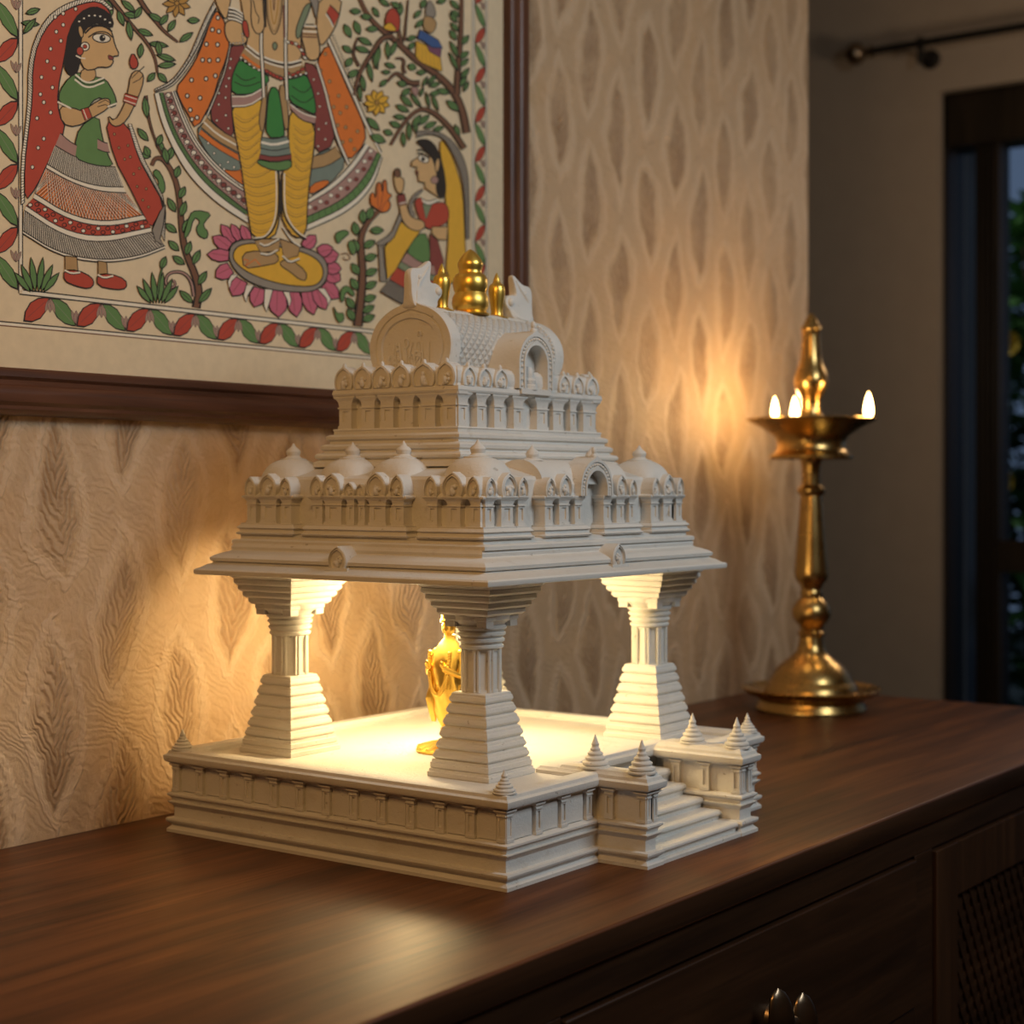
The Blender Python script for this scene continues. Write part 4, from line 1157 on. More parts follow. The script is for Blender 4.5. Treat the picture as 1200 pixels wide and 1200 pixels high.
def wleaf(a, b, W, col):
    dx, dz = b[0]-a[0], b[1]-a[1]; P = []
    for s_, w_ in ((0, 0), (0.18, 0.66), (0.45, 1), (0.72, 0.8), (0.92, 0.3), (1, 0), (0.92, -0.3), (0.72, -0.8), (0.45, -1), (0.18, -0.66)):
        P.append((a[0]+dx*s_-dz*w_*W, a[1]+dz*s_+dx*w_*W))
    cx_ = sum(p[0] for p in P)/10; cz_ = sum(p[1] for p in P)/10
    put([(cx_+(p[0]-cx_)*1.07, cz_+(p[1]-cz_)*1.07) for p in P], 'black', True); put([(cx_+(p[0]-cx_)*0.94, cz_+(p[1]-cz_)*0.94) for p in P], col, True)
    m0 = (a[0]+dx*0.15, a[1]+dz*0.15); m1 = (a[0]+dx*0.85, a[1]+dz*0.85); L_ = math.hypot(dx, dz); nx, nz = -dz/L_*0.0003, dx/L_*0.0003
    put([(m0[0]-nx, m0[1]-nz), (m1[0]-nx, m1[1]-nz), (m1[0]+nx, m1[1]+nz), (m0[0]+nx, m0[1]+nz)], 'maroon' if col in ('red', 'orange') else 'sage', True)
def wbud(c, dz):
    for dx in (-0.0038, 0.0, 0.0038):
        wleaf(c, (c[0]+dx*1.5, c[1]+dz), 0.16 if dx else 0.22, 'rose')
xk = -0.1186; half = 0.0300; k = 0
while xk < OXR-0.004:                                 # zigzag of red and green leaves along the bottom
    wleaf((xk+0.001, OZB+0.002), (xk+half-0.001, IZB-0.0055), 0.235, 'red'); wleaf((xk+half+0.001, IZB-0.0055), (xk+2*half-0.001, OZB+0.002), 0.235, 'green')
    wbud((xk+half, IZB-0.0055), -0.013); wbud((xk+2*half, OZB+0.003), 0.013)
    xk += 2*half
for xa, xb, o_ in ((OXL+0.002, IXL-0.006, 0), (IXR+0.006, OXR-0.001, 1)):
    z_ = OZB+0.03
    while z_ < OZT-0.03:
        h_ = 0.0285 if not o_ else 0.0245
        wleaf((xb, z_), (xa, z_+h_), 0.19, 'green'); wleaf((xb, z_+2*h_-0.001), (xa, z_+h_+0.001), 0.19, 'red' if not o_ else 'red')
        ex_ = xb; wbud((ex_-0.002 if not o_ else ex_-0.004, z_+h_*0.86), 0.010)
        z_ += 2*h_
# --- trees and leaves on the left
branch(Z4([(860, 490), (875, 420), (855, 340), (810, 240), (795, 130), (790, 30), (770, -80), (720, -165), (680, -170), (665, -135)]), 6.2, 3.4, 0)
for p, a, L_ in (((846, 470), 3.9, 25), ((870, 470), -0.85, 27), ((868, 390), -1.0, 22), ((845, 300), -1.1, 22), ((815, 260), -1.25, 20), ((810, 300), 3.75, 20), ((785, 240), 3.9, 20), ((775, 160), 3.8, 20), ((770, 70), 4.2, 22),
                 ((800, 160), -1.1, 22), ((792, 90), -1.25, 22), ((785, 10), -1.1, 18), ((770, -80), -1.3, 17), ((740, -160), -1.3, 18), ((720, -200), 4.0, 18)):
    q = Z4([p])[0]; leaf(q, a, L_*0.88, 8.5)
branch(Z4([(850, 440), (840, 370), (800, 330), (740, 335), (722, 375), (740, 405), (770, 395), (765, 370), (748, 375)]), 2.2, 1.4, 0, col='rose')
branch(Z1([(640, 420), (650, 520), (680, 620), (730, 720), (745, 720)]), 1.6, 1.0, 0, col='brown')
for p, a, L_ in (((645, 520), -1.7, 26), ((650, 620), 4.0, 20), ((690, 640), -1.2, 14), ((660, 690), 3.5, 12), ((655, 690), 4.3, 14), ((735, 720), -1.8, 20)):
    leaf(Z1([p])[0], a, L_, 8.0)
shape(Z4([(800, 190), (830, 80), (860, 60), (930, 75), (900, 110), (890, 130), (915, 160), (905, 190), (870, 175), (858, 140), (880, 110), (850, 90), (830, 170)]), 'green', 0.9)
shape(Z1([(665, 760), (690, 740), (720, 790), (725, 840), (700, 860), (680, 830), (700, 800)]), 'green', 0.9)
branch(Z1([(470, -20), (520, 40), (575, 110), (640, 180), (680, 250), (690, 320)]), 3.4, 1.5, 0)
branch(Z1([(580, -60), (630, 30), (680, 90), (720, 140), (780, 185)]), 4.0, 1.4, 0)
for p, a, L_ in (((515, 45), 1.2, 20), ((560, 90), 1.4, 24), ((540, 60), 0.2, 18), ((600, 130), 0.35, 20), ((620, 30), 2.1, 16), ((620, 190), 1.7, 18), ((650, 190), 0.15, 24), ((685, 240), 0.3, 24), ((690, 290), -0.1, 22), ((690, 320), 0.8, 16),
                 ((680, 320), 2.3, 14), ((650, 60), 0.5, 20), ((700, 110), -0.9, 16), ((735, 140), -1.0, 17), ((785, 185), -0.6, 20), ((760, 0), 0.4, 20), ((820, 90), 0.0, 15), ((480, 10), 1.5, 18), ((90, 100), 0.1, 22), ((100, 150), -0.9, 24), ((110, 60), -0.3, 18), ((455, 0), 0.9, 16), ((530, 0), 0.7, 22), ((690, 180), 1.4, 18)):
    leaf(Z1([p])[0], a, L_, 7.5)
flower(Z1([(775, 15)])[0], 17, 9, 'gold', 0.8, 0.3, 0.42)
for cx_, n_, s_ in ((160, 6, 1.0), (690, 6, 0.9)):    # grass tufts
    for k in range(n_):
        leaf(Z4([(cx_+(k-2.5)*12, 420 if cx_ < 300 else 470)])[0], -PI/2+(k-2.5)*0.27, (44-abs(k-2.5)*6)*s_, 7.5*s_, 'green', 0.9, False)
branch(Z4([(690, 430), (700, 350), (715, 300)]), 1.2, 0.8, 0, col='green'); leaf(Z4([(705, 320)])[0], -1.2, 16, 8)
# --- woman on the left
VO = [(105, 890), (105, 720), (125, 560), (140, 430), (140, 300), (165, 185), (220, 95), (285, 45), (360, 15), (430, 5), (480, 45), (490, 100), (430, 100), (350, 60), (300, 130), (280, 260), (250, 400), (255, 500), (290, 570), (215, 700), (160, 820)]
VE = [(90, 900), (88, 720), (108, 560), (120, 430), (120, 300), (145, 180), (200, 80), (265, 28), (350, -5), (440, -12), (495, 40)]
bandp(Z1(VE), Z1(VO[:11]), 'white', 0.9, 1); hatch(Z1(VE), Z1(VO[:11]), 95, 0.75)
shape(Z1([(455, 515), (560, 540), (600, 680), (640, 760), (720, 900), (690, 955), (660, 1005), (620, 930), (560, 810), (500, 700)]), 'red', 1.0)
A_, B_ = bandp(Z1([(560, 545), (605, 690), (650, 770), (725, 905), (700, 1010)]), Z1([(575, 545), (625, 690), (668, 770), (728, 890), (720, 1060)]), 'white', 0.8, 1); hatch(A_, B_, 46, 0.6)
shape(Z1(VO), 'red', 1.1)
dots(Z1([(240, 75), (275, 60), (245, 140), (220, 215), (180, 340), (175, 415), (220, 495), (228, 385), (265, 180), (190, 610), (165, 650), (140, 735), (205, 270), (330, 40), (160, 520), (275, 110), (235, 300), (190, 450)]), 2.1)
dots(Z1([(500, 590), (520, 650), (560, 640), (545, 700), (585, 765), (610, 740), (640, 830), (625, 880), (650, 910), (570, 690), (600, 820)]), 1.4, 'tan', 0.5)
TOP = [(240, 640), (330, 690), (420, 725), (505, 735)]
L1a = [(205, 722), (310, 785), (430, 820), (540, 822)]
L1b = [(200, 740), (310, 802), (430, 842), (552, 848)]
L2a = [(150, 850), (300, 945), (460, 978), (625, 945)]
L2b = [(142, 872), (300, 968), (460, 1000), (640, 965)]
L3a = [(112, 905), (270, 1010), (440, 1045), (660, 1000)]
L3b = [(104, 925), (270, 1035), (440, 1072), (665, 1020)]
L4 = [(98, 1015), (250, 1110), (430, 1145), (600, 1128), (722, 1080)]
A_, B_ = bandp(Z1(TOP), Z1(L1a), 'grey', 1.0); hatch(A_, B_, 64, 0.7); hatch(A_, B_, 40, 0.6, 'white', 0.01)
bandp(Z1(L1a), Z1(L1b), 'white', 0.9)
A_, B_ = bandp(Z1(L1b), Z1(L2a), 'orange', 1.0); 
for s_ in (-0.16, 0.16): hatch(A_, B_, 40, 0.7, 'black', s_); hatch(A_, B_, 34, 0.5, 'white', s_*0.92)
bandp(Z1(L2a), Z1(L2b), 'white', 0.9)
A_, B_ = bandp(Z1(L2b), Z1(L3a), 'red', 1.0)
for k in range(26):
    t = (k+0.5)/26; a, b = lerpP(A_, t), lerpP(B_, t); q = (a[0]*(0.3+0.4*(k % 2))+b[0]*(0.7-0.4*(k % 2)), a[1]*(0.3+0.4*(k % 2))+b[1]*(0.7-0.4*(k % 2)))
    ell(q, 2.6, 2.3, 'white' if k % 3 == 0 else 'red', 0.8, 0, 9)
bandp(Z1(L3a), Z1(L3b), 'white', 0.9)
A_, B_ = bandp(Z1(L3b), Z1(L4), 'grey', 1.0); hatch(A_, B_, 110, 0.75); hatch(A_, B_, 60, 0.6, 'white', 0.006)
A_, B_ = bandp([(x, y) for x, y in Z1(L4)], [(x, y+3.2) for x, y in Z1(L4)], 'white', 0.9)
shape(Z1([(665, 1010), (700, 930), (725, 900), (715, 990), (700, 1050), (720, 1080), (680, 1060)]), 'grey', 0.9, 0)
for sx in (0, 145):                                   # ankles and red shoes
    shape(Z4([(283+sx, 262+sx*0.15), (335+sx*0.9, 268+sx*0.15), (340+sx*0.9, 330+sx*0.1), (283+sx, 330+sx*0.1)]), 'tan', 0.9, 0)
shape(Z4([(278, 325), (340, 325), (400, 355), (412, 385), (390, 408), (330, 395), (278, 372)]), 'red', 1.0)
shape(Z4([(424, 345), (480, 340), (550, 365), (555, 405), (510, 412), (424, 395)]), 'red', 1.0)
for a_ in ([(280, 325), (310, 340), (350, 335)], [(425, 345), (455, 360), (495, 350)]): stroke(Z4(a_), 2.2, 'white', False, 1); stroke([(x, y+1.4) for x, y in Z4(a_)], 0.7, 'black', False, 1)
shape(Z1([(345, 560), (430, 500), (445, 600), (470, 680), (500, 735), (400, 725), (325, 695), (325, 640)]), 'green', 1.0)
bandp(Z1([(262, 585), (300, 620), (335, 640)]), Z1([(240, 640), (290, 670), (328, 690)]), 'rose', 0.8, 1); bandp(Z1([(425, 610), (450, 625), (470, 630)]), Z1([(425, 655), (455, 668), (480, 670)]), 'rose', 0.8, 1)
shape(Z1([(258, 400), (300, 340), (350, 315), (420, 340), (460, 345), (500, 410), (512, 460), (480, 475), (445, 425), (400, 445), (380, 500), (310, 480), (255, 450)]), 'green', 1.0)
shape(Z1([(360, 300), (415, 300), (420, 345), (380, 365), (345, 345)]), 'skin2', 0.8)
for k, c in enumerate(('white', 'black', 'white')): stroke(Z1([(325, 325+k*12), (380, 372+k*10), (455, 342+k*10)]), 2.0 if c == 'white' else 0.8, c, False, 2)
shape(Z1([(255, 465), (320, 475), (360, 490), (430, 440), (470, 430), (485, 450), (470, 480), (410, 515), (330, 560), (270, 545)]), 'skin2', 1.0)
shape(Z1([(470, 505), (500, 535), (540, 470), (560, 400), (570, 330), (600, 305), (630, 330), (622, 385), (590, 460), (555, 530), (512, 560), (480, 545)]), 'skin2', 1.0)
for a_ in ([(575, 345), (600, 320), (632, 292)], [(580, 365), (610, 350), (628, 330)], [(430, 455), (460, 440), (482, 452)], [(425, 470), (460, 460), (478, 470)]): stroke(Z1(a_), 0.7)
shape(Z1([(548, 410), (605, 428), (592, 468), (538, 446)]), 'red', 0.8, 0); shape(Z1([(352, 482), (385, 472), (402, 515), (370, 530)]), 'red', 0.8, 0)
stroke(Z1([(546, 420), (600, 438)]), 1.0, 'white'); stroke(Z1([(540, 440), (594, 458)]), 1.0, 'white'); stroke(Z1([(362, 480), (380, 525)]), 1.0, 'white')
stroke(Z1([(250, 448), (310, 478)]), 2.0, 'white'); stroke(Z1([(470, 470), (510, 455)]), 2.0, 'white')
shape(Z1([(580, 228), (606, 272), (600, 300), (575, 305), (563, 272)]), 'red', 1.0)
shape(Z1([(355, 150), (395, 110), (470, 110), (492, 150), (500, 195), (524, 245), (492, 248), (490, 262), (497, 272), (478, 298), (430, 294), (412, 306), (370, 310), (345, 260), (350, 210)]), 'skin', 1.1)
shape(Z1([(300, 335), (275, 290), (285, 220), (305, 120), (345, 55), (410, 25), (470, 50), (498, 95), (490, 128), (455, 105), (410, 102), (372, 130), (352, 180), (356, 240), (345, 290), (335, 325)]), 'black', 0.6)
for k in range(7):
    q = lerpP(Z1([(345, 95), (385, 70), (430, 68), (480, 100)]), k/6); ell(q, 1.7, 1.4, 'white', 0.5, 0, 7)
ell(Z1([(443, 168)])[0], 10.5, 5.2, 'white', 1.0, 0.12); ell(Z1([(447, 168)])[0], 3.6, 4.0, 'black', 0, 0, 12); ell(Z1([(452, 163)])[0], 0.9, 0.9, 'white', 0)
stroke(Z1([(385, 165), (420, 140), (465, 140), (492, 165)]), 1.1, 'black', False, 2); stroke(Z1([(370, 148), (400, 118), (450, 112), (490, 140)]), 1.5, 'black', False, 2)
shape(Z1([(470, 240), (495, 250), (497, 262), (475, 265)]), 'maroon', 0.6)
ell(Z1([(370, 205)])[0], 5.2, 5.2, 'white', 0.9); ell(Z1([(370, 205)])[0], 2.3, 2.3, 'red', 0.6); ell(Z1([(348, 225)])[0], 4.0, 5.0, 'red', 0.8)
ell(Z1([(352, 140)])[0], 2.6, 7.0, 'skin2', 0.8, -0.2)
stroke(Z1([(330, 245), (350, 255), (372, 258)]), 1.6, 'white')
# --- central standing figure: cape
HO = [(0, 470), (30, 600), (80, 720), (150, 850), (235, 950), (340, 1040), (470, 1122)]
HI = [(105, 455), (150, 570), (205, 690), (270, 780), (350, 860), (455, 940)]
H1 = [(25, 468), (60, 600), (110, 715), (185, 835), (265, 930), (360, 1010), (468, 1085)]
H2 = [(45, 466), (78, 590), (130, 710), (200, 820), (285, 915), (375, 990), (466, 1060)]
H3 = [(85, 460), (128, 580), (180, 695), (250, 795), (330, 880), (420, 945), (460, 968)]
bandp(Z2(HO), Z2(H1), 'white', 0.9); A_, B_ = bandp(Z2(H1), Z2(H2), 'green', 0.9); hatch(A_, B_, 70, 0.6)
A_, B_ = bandp(Z2(H2), Z2(H3), 'rose', 0.9)
for k in range(22):
    t = (k+0.5)/22; a, b = lerpP(A_, t), lerpP(B_, t); ell(((a[0]+b[0])/2, (a[1]+b[1])/2), 3.3, 2.9, 'maroon' if k % 2 else 'white', 0.8, 0, 9); ell((a[0]*0.75+b[0]*0.25, a[1]*0.75+b[1]*0.25), 1.2, 1.2, 'white', 0.5, 0, 7)
bandp(Z2(H3), Z2(HI), 'white', 0.9)
stroke(Z2([(96, 457), (140, 575), (193, 692), (262, 790), (342, 872), (458, 955)]), 0.9, 'black', False, 2)
shape(Z2([(205, 660), (260, 605), (330, 660), (405, 700), (440, 830), (452, 940), (350, 862), (270, 780)]), 'teal', 0.9)
bandp(Z2([(265, 590), (320, 645), (405, 695)]), Z2([(235, 640), (310, 705), (418, 765)]), 'tan', 0.9, 1); stroke(Z2([(250, 615), (315, 675), (412, 730)]), 2.0, 'white', False, 1)
A_, B_ = bandp(Z2([(235, 650), (310, 712), (420, 775)]), Z2([(222, 675), (310, 745), (425, 810)]), 'orange', 0.6, 1)
shape(Z2([(340, 850), (400, 860), (445, 850), (455, 935), (400, 900)]), 'orange', 0.7)
dots(Z2([(330, 830), (350, 850), (370, 815), (300, 770), (400, 840), (270, 720)]), 1.5, 'white', 0.5)
shape(ZA([(930, 115), (980, 190), (1025, 260), (1040, 400), (1085, 500), (1040, 700), (960, 900), (880, 1180), (690, 1530), (600, 1350), (500, 1180), (450, 1030), (560, 900), (680, 720), (780, 480), (850, 260)]), 'orange', 1.1)
A_, B_ = bandp(ZA([(900, 20), (840, 130), (760, 300), (690, 470), (620, 640), (520, 800), (400, 950), (200, 1050)]), ZA([(930, 110), (870, 220), (790, 400), (720, 580), (620, 760), (500, 920), (400, 1020), (210, 1090)]), 'white', 0.9, 1)
hatch(A_, B_, 60, 0.7, 'black', 0, 0.0, 0.45, 0.006); stroke(ZA([(925, 90), (860, 200), (775, 390), (700, 570), (600, 740), (480, 905), (390, 995), (205, 1075)]), 1.3, 'black', False, 1)
dots(ZA([(945, 210), (880, 350), (955, 370), (810, 520), (940, 525), (765, 705), (845, 710), (945, 705), (635, 940), (805, 925), (915, 890), (585, 1125), (735, 1150), (620, 1290), (700, 1380), (640, 1400)]), 2.3, 'white', 1.0)
shape(Z7([(215, 395), (360, 390), (300, 520), (240, 650), (220, 850), (235, 1000), (250, 1210), (150, 1160), (20, 1020), (120, 740), (190, 540)]), 'maroon', 1.0)
bandp(Z7([(210, 395), (170, 600), (90, 820), (5, 1010)]), Z7([(225, 395), (185, 605), (105, 825), (20, 1025)]), 'white', 1.0, 1)
dots(Z7([(222, 520), (215, 600), (180, 760), (118, 820), (175, 860), (115, 920), (178, 1015), (98, 1060), (200, 1130), (205, 690)]), 1.4, 'white', 0.5)
# cape, right half
RHI = [(1060, 720), (990, 825), (890, 925), (770, 1000)]
RH3 = [(1080, 735), (1010, 840), (905, 945), (768, 1025)]
RH2 = [(1120, 765), (1060, 890), (950, 1005), (765, 1090)]
RH1 = [(1138, 780), (1085, 920), (965, 1040), (763, 1130)]
RHO = [(1145, 790), (1098, 940), (975, 1065), (760, 1160)]
bandp(Z2(RHO), Z2(RH1), 'white', 0.9); A_, B_ = bandp(Z2(RH1), Z2(RH2), 'green', 0.9); hatch(A_, B_, 16, 0.5)
A_, B_ = bandp(Z2(RH2), Z2(RH3), 'rose', 0.9)
for k in range(15):
    t = (k+0.5)/15; a, b = lerpP(A_, t), lerpP(B_, t); q = (a[0]*(0.35+0.3*(k % 2))+b[0]*(0.65-0.3*(k % 2)), a[1]*(0.35+0.3*(k % 2))+b[1]*(0.65-0.3*(k % 2))); ell(q, 2.8, 2.6, 'maroon' if k % 2 else 'white', 0.4, 0, 8)
bandp(Z2(RH3), Z2(RHI), 'white', 0.9)
shape(Z2([(905, 735), (970, 820), (880, 925), (770, 998), (785, 790)]), 'teal', 0.8)
bandp(Z2([(800, 785), (860, 770), (910, 735)]), Z2([(790, 850), (870, 835), (940, 790)]), 'tan', 0.8, 1); shape(Z2([(775, 985), (785, 925), (870, 900), (880, 925)]), 'orange', 0.6)
shape(Z2([(810, 320), (870, 215), (905, 290), (950, 400), (1000, 510), (1055, 630), (1062, 715), (970, 820), (905, 700), (865, 560), (850, 430)]), 'orange', 1.0)
stroke(Z2([(870, 190), (915, 290), (965, 400), (1015, 510), (1070, 640), (1140, 770)]), 2.8, 'white', False, 1); stroke(Z2([(880, 190), (925, 290), (975, 400), (1025, 510), (1080, 640), (1142, 765)]), 0.9, 'black', False, 1); stroke(Z2([(868, 215), (905, 290), (955, 405), (1005, 515), (1060, 645)]), 0.9, 'black', False, 1)
hatch(Z2([(890, 180), (985, 400), (1060, 560)]), Z2([(905, 178), (1000, 398), (1075, 556)]), 30, 0.8)
dots(Z2([(858, 272), (835, 355), (880, 410), (870, 485), (925, 482), (900, 538), (965, 538), (933, 568), (945, 715), (985, 705), (1005, 750), (920, 630), (960, 640), (1020, 660)]), 2.0, 'tan', 0.4)
shape(Z2([(740, 310), (815, 330), (855, 450), (880, 570), (912, 725), (800, 778), (808, 600), (800, 470)]), 'maroon', 1.0)
bandp(Z2([(808, 320), (850, 450), (878, 570), (912, 700), (970, 830)]), Z2([(822, 320), (864, 450), (892, 570), (928, 700), (980, 818)]), 'white', 0.8, 1)
dots(Z2([(800, 400), (822, 470), (830, 535), (862, 620), (825, 650), (858, 700), (822, 735)]), 1.3, 'white', 0.4)
# lotus pedestal
for tip, base, w_ in (((190, 315), (265, 420), 60), ((250, 312), (300, 405), 50), ((310, 318), (350, 410), 55), ((140, 385), (240, 450), 70), ((108, 490), (235, 500), 70), ((158, 625), (245, 570), 85), ((258, 735), (310, 640), 95), ((385, 800), (420, 690), 90), ((528, 860), (520, 700), 110), ((635, 858), (610, 705), 85), ((735, 845), (690, 700), 80), ((805, 815), (750, 695), 80), ((880, 748), (790, 670), 85), ((890, 645), (815, 600), 80), ((895, 575), (815, 570), 70), ((880, 490), (790, 510), 80), ((845, 450), (760, 480), 70), ((745, 378), (680, 450), 70)):
    dx, dy = tip[0]-base[0], tip[1]-base[1]; l = math.hypot(dx, dy); nx, ny = -dy/l*w_/2, dx/l*w_/2
    P = [(base[0]-nx*0.8, base[1]-ny*0.8), (base[0]+dx*0.4-nx*1.1, base[1]+dy*0.4-ny*1.1), (base[0]+dx*0.75-nx*0.8, base[1]+dy*0.75-ny*0.8), tip, (base[0]+dx*0.75+nx*0.8, base[1]+dy*0.75+ny*0.8), (base[0]+dx*0.4+nx*1.1, base[1]+dy*0.4+ny*1.1), (base[0]+nx*0.8, base[1]+ny*0.8)]
    shape(Z5(P), 'pink', 1.0, 0); stroke(Z5([base, (base[0]+dx*0.8+nx*0.2, base[1]+dy*0.8+ny*0.2)]), 0.6, 'maroon')
for tip, base, w_ in (((335, 770), (360, 670), 45), ((455, 828), (470, 695), 50), ((590, 800), (570, 705), 40), ((240, 690), (270, 610), 40), ((820, 790), (775, 690), 45)):
    shape(Z5([(base[0]-w_/2, base[1]), (tip[0]-w_*0.3, tip[1]-40), tip, (tip[0]+w_*0.3, tip[1]-40), (base[0]+w_/2, base[1])]), 'white', 0.8, 0)
shape(Z5([(232, 495), (250, 430), (320, 402), (420, 405), (690, 450), (790, 500), (822, 580), (800, 660), (735, 708), (640, 714), (480, 700), (335, 645), (258, 570)]), 'grey', 1.0, 2)
shape(Z5([(255, 500), (280, 445), (350, 425), (430, 430), (660, 470), (765, 525), (795, 595), (770, 660), (700, 684), (520, 664), (350, 602), (278, 545)]), 'yellow', 1.0, 2)
shape(Z5([(312, 485), (400, 468), (470, 480), (522, 490), (528, 540), (430, 560), (322, 576)]), 'tan', 0.9); shape(Z5([(535, 530), (600, 520), (690, 590), (690, 645), (650, 640), (590, 590), (540, 560)]), 'tan', 0.9)
stroke(Z5([(320, 520), (350, 525), (330, 560), (390, 520), (420, 555)]), 1.6, 'orange'); 
# legs in pleated yellow cloth
LL = [(385, 530), (470, 520), (545, 490), (560, 600), (530, 720), (545, 800), (622, 850), (632, 980), (628, 1110), (600, 1200), (490, 1200), (470, 1080), (450, 950), (430, 800), (400, 650)]
RL = [(680, 550), (740, 590), (808, 630), (800, 760), (785, 860), (770, 1000), (762, 1190), (700, 1195), (660, 1140), (636, 1090), (634, 860), (690, 840), (670, 700)]
shape(Z2(LL), 'yellow', 1.2); shape(Z2(RL), 'yellow', 1.2)
shape(Z5([(380, 400), (535, 400), (530, 470), (420, 480)]), 'tan', 0.9, 0); shape(Z5([(535, 400), (655, 440), (640, 500), (560, 520)]), 'tan', 0.9, 0)
for k in range(13):
    y_ = 570+k*46; xa = 395+max(0, y_-640)*0.13; xb = 545 if y_ < 830 else 622
    stroke(Z2([(xa+6, y_), (xa+(xb-xa)*0.45, y_+46), (xb-6, y_+6 if y_ > 850 else y_-22)]), 0.8, 'gold', False, 2); stroke(Z2([(xa+6, y_+16), (xa+(xb-xa)*0.4, y_+58), (xb-18, y_+26 if y_ > 850 else y_)]), 0.6, 'brown', False, 2)
    xc = 690 if y_ < 830 else 640; xd = 806-max(0, y_-640)*0.075
    if y_ > 590: stroke(Z2([(xc+6, y_+10), (xc+(xd-xc)*0.55, y_+58), (xd-5, y_+22)]), 0.8, 'gold', False, 2); stroke(Z2([(xc+14, y_+30), (xc+(xd-xc)*0.5, y_+70), (xd-6, y_+38)]), 0.6, 'brown', False, 2)
for d_ in (0, 12): stroke(Z2([(622-d_, 860), (626-d_, 1000), (618-d_, 1110), (575-d_, 1190), (500, 1208-d_)]), 1.6, 'white' if d_ else 'black', False, 2); stroke(Z2([(640+d_, 870), (640+d_, 1050), (668+d_, 1120), (720, 1180-d_), (762, 1205-d_)]), 1.6, 'white' if d_ else 'black', False, 2)
for a_, c in (([(415, 425), (450, 445), (530, 400)], 'white'), ([(420, 485), (470, 495), (520, 465)], 'white'), ([(550, 500), (590, 540), (650, 515)], 'white'), ([(548, 330), (600, 410), (655, 445)], 'white')): stroke(Z5(a_), 2.2, c, False, 1); stroke([(x, y+1.5) for x, y in Z5(a_)], 0.8, 'black', False, 1)
# green hips, sash, belt
shape(Z7([(300, 520), (400, 590), (500, 640), (570, 690), (500, 780), (400, 830), (230, 830), (225, 700), (260, 590)]), 'green2', 1.0)
shape(Z7([(690, 700), (800, 690), (880, 650), (930, 760), (965, 900), (970, 1015), (860, 960), (740, 900), (720, 780)]), 'green2', 1.0)
for a_ in ([(260, 650), (340, 720), (440, 680)], [(250, 720), (350, 770), (480, 720)], [(760, 760), (860, 830), (930, 760)], [(750, 840), (860, 920), (950, 850)]): stroke(Z7(a_), 0.8, 'black', False, 2)
bandp(Z7([(228, 840), (380, 840), (500, 770)]), Z7([(230, 945), (380, 940), (500, 860)]), 'rose', 1.0, 1); stroke(Z7([(230, 850), (380, 850), (500, 780)]), 1.6, 'white', False, 1); stroke(Z7([(232, 935), (380, 930), (495, 855)]), 1.6, 'white', False, 1)
bandp(Z7([(735, 900), (850, 985), (970, 1020)]), Z7([(745, 960), (840, 1060), (960, 1090)]), 'rose', 1.0, 1); stroke(Z7([(738, 915), (850, 1000), (968, 1032)]), 1.4, 'white', False, 1)
shape(Z7([(520, 760), (545, 740), (520, 1100), (490, 1180), (465, 1060), (490, 900)]), 'tan', 0.8); shape(Z7([(640, 760), (700, 740), (735, 1100), (700, 1160), (670, 1000)]), 'tan', 0.8)
shape(Z7([(560, 770), (630, 770), (660, 900), (690, 1140), (690, 1210), (530, 1210), (535, 1000)]), 'green2', 1.0)
bandp(Z2([(540, 690), (600, 700), (665, 685)]), Z2([(530, 780), (600, 790), (685, 775)]), 'teal', 0.9, 1); stroke(Z2([(535, 715), (600, 730), (675, 710)]), 3.0, 'white', False, 1); stroke(Z2([(532, 745), (600, 760), (680, 742)]), 0.8, 'black', False, 1)
bandp(Z2([(528, 775), (600, 790), (688, 775)]), Z2([(522, 800), (600, 815), (688, 800)]), 'maroon', 0.8, 1); shape(Z2([(518, 800), (600, 818), (690, 800), (686, 850), (605, 862), (516, 825)]), 'green', 1.0)
# torso, arms and strings of beads
shape(Z7([(300, -60), (960, -60), (900, 100), (830, 300), (850, 540), (700, 570), (560, 560), (440, 520), (350, 420), (370, 330), (330, 150)]), 'skin', 1.0)
bandp(Z7([(355, 400), (480, 500), (600, 550), (720, 575), (845, 540)]), Z7([(300, 500), (420, 600), (520, 650), (700, 690), (880, 650)]), 'tan', 1.0, 1)
stroke(Z7([(365, 400), (480, 490), (600, 540), (720, 560), (840, 530)]), 2.2, 'white', False, 1); stroke(Z7([(345, 425), (470, 525), (600, 575), (720, 600), (845, 565)]), 1.8, 'white', False, 1); stroke(Z7([(350, 415), (475, 510), (600, 560), (720, 585), (842, 550)]), 0.8, 'black', False, 1)
stroke(Z7([(320, 480), (430, 570), (520, 615)]), 3.2, 'orange', False, 1)
for k in range(14):
    q = lerpP(Z7([(310, 510), (430, 600), (520, 640), (700, 690), (880, 645)]), k/13); ell(q, 2.0, 1.6, 'white', 0.6, 0, 7)
for k in range(5): q = lerpP(Z7([(540, 630), (610, 670), (660, 690)]), k/4); ell(q, 3.0, 2.2, 'red', 0.7, 0.5, 8)
for k in range(4): q = lerpP(Z7([(720, 650), (780, 660), (850, 610)]), k/3); ell(q, 3.2, 2.0, 'red', 0.7, -0.4, 8)
for xs, c in (([(490, -20), (490, 250), (485, 420), (500, 620), (510, 860)], 'white'), ([(705, -20), (705, 220), (700, 420), (705, 640), (715, 880)], 'white')):
    stroke(Z7(xs), 3.6, 'black', False, 1); stroke(Z7(xs), 2.4, c, False, 1)
for k in range(12): q = lerpP(Z7([(520, 0), (522, 230)]), k/11); ell(q, 1.5, 1.5, 'black', 0.4, 0, 6); q = lerpP(Z7([(685, 60), (690, 320)]), k/11); ell(q, 1.4, 1.4, 'maroon', 0.4, 0, 6)
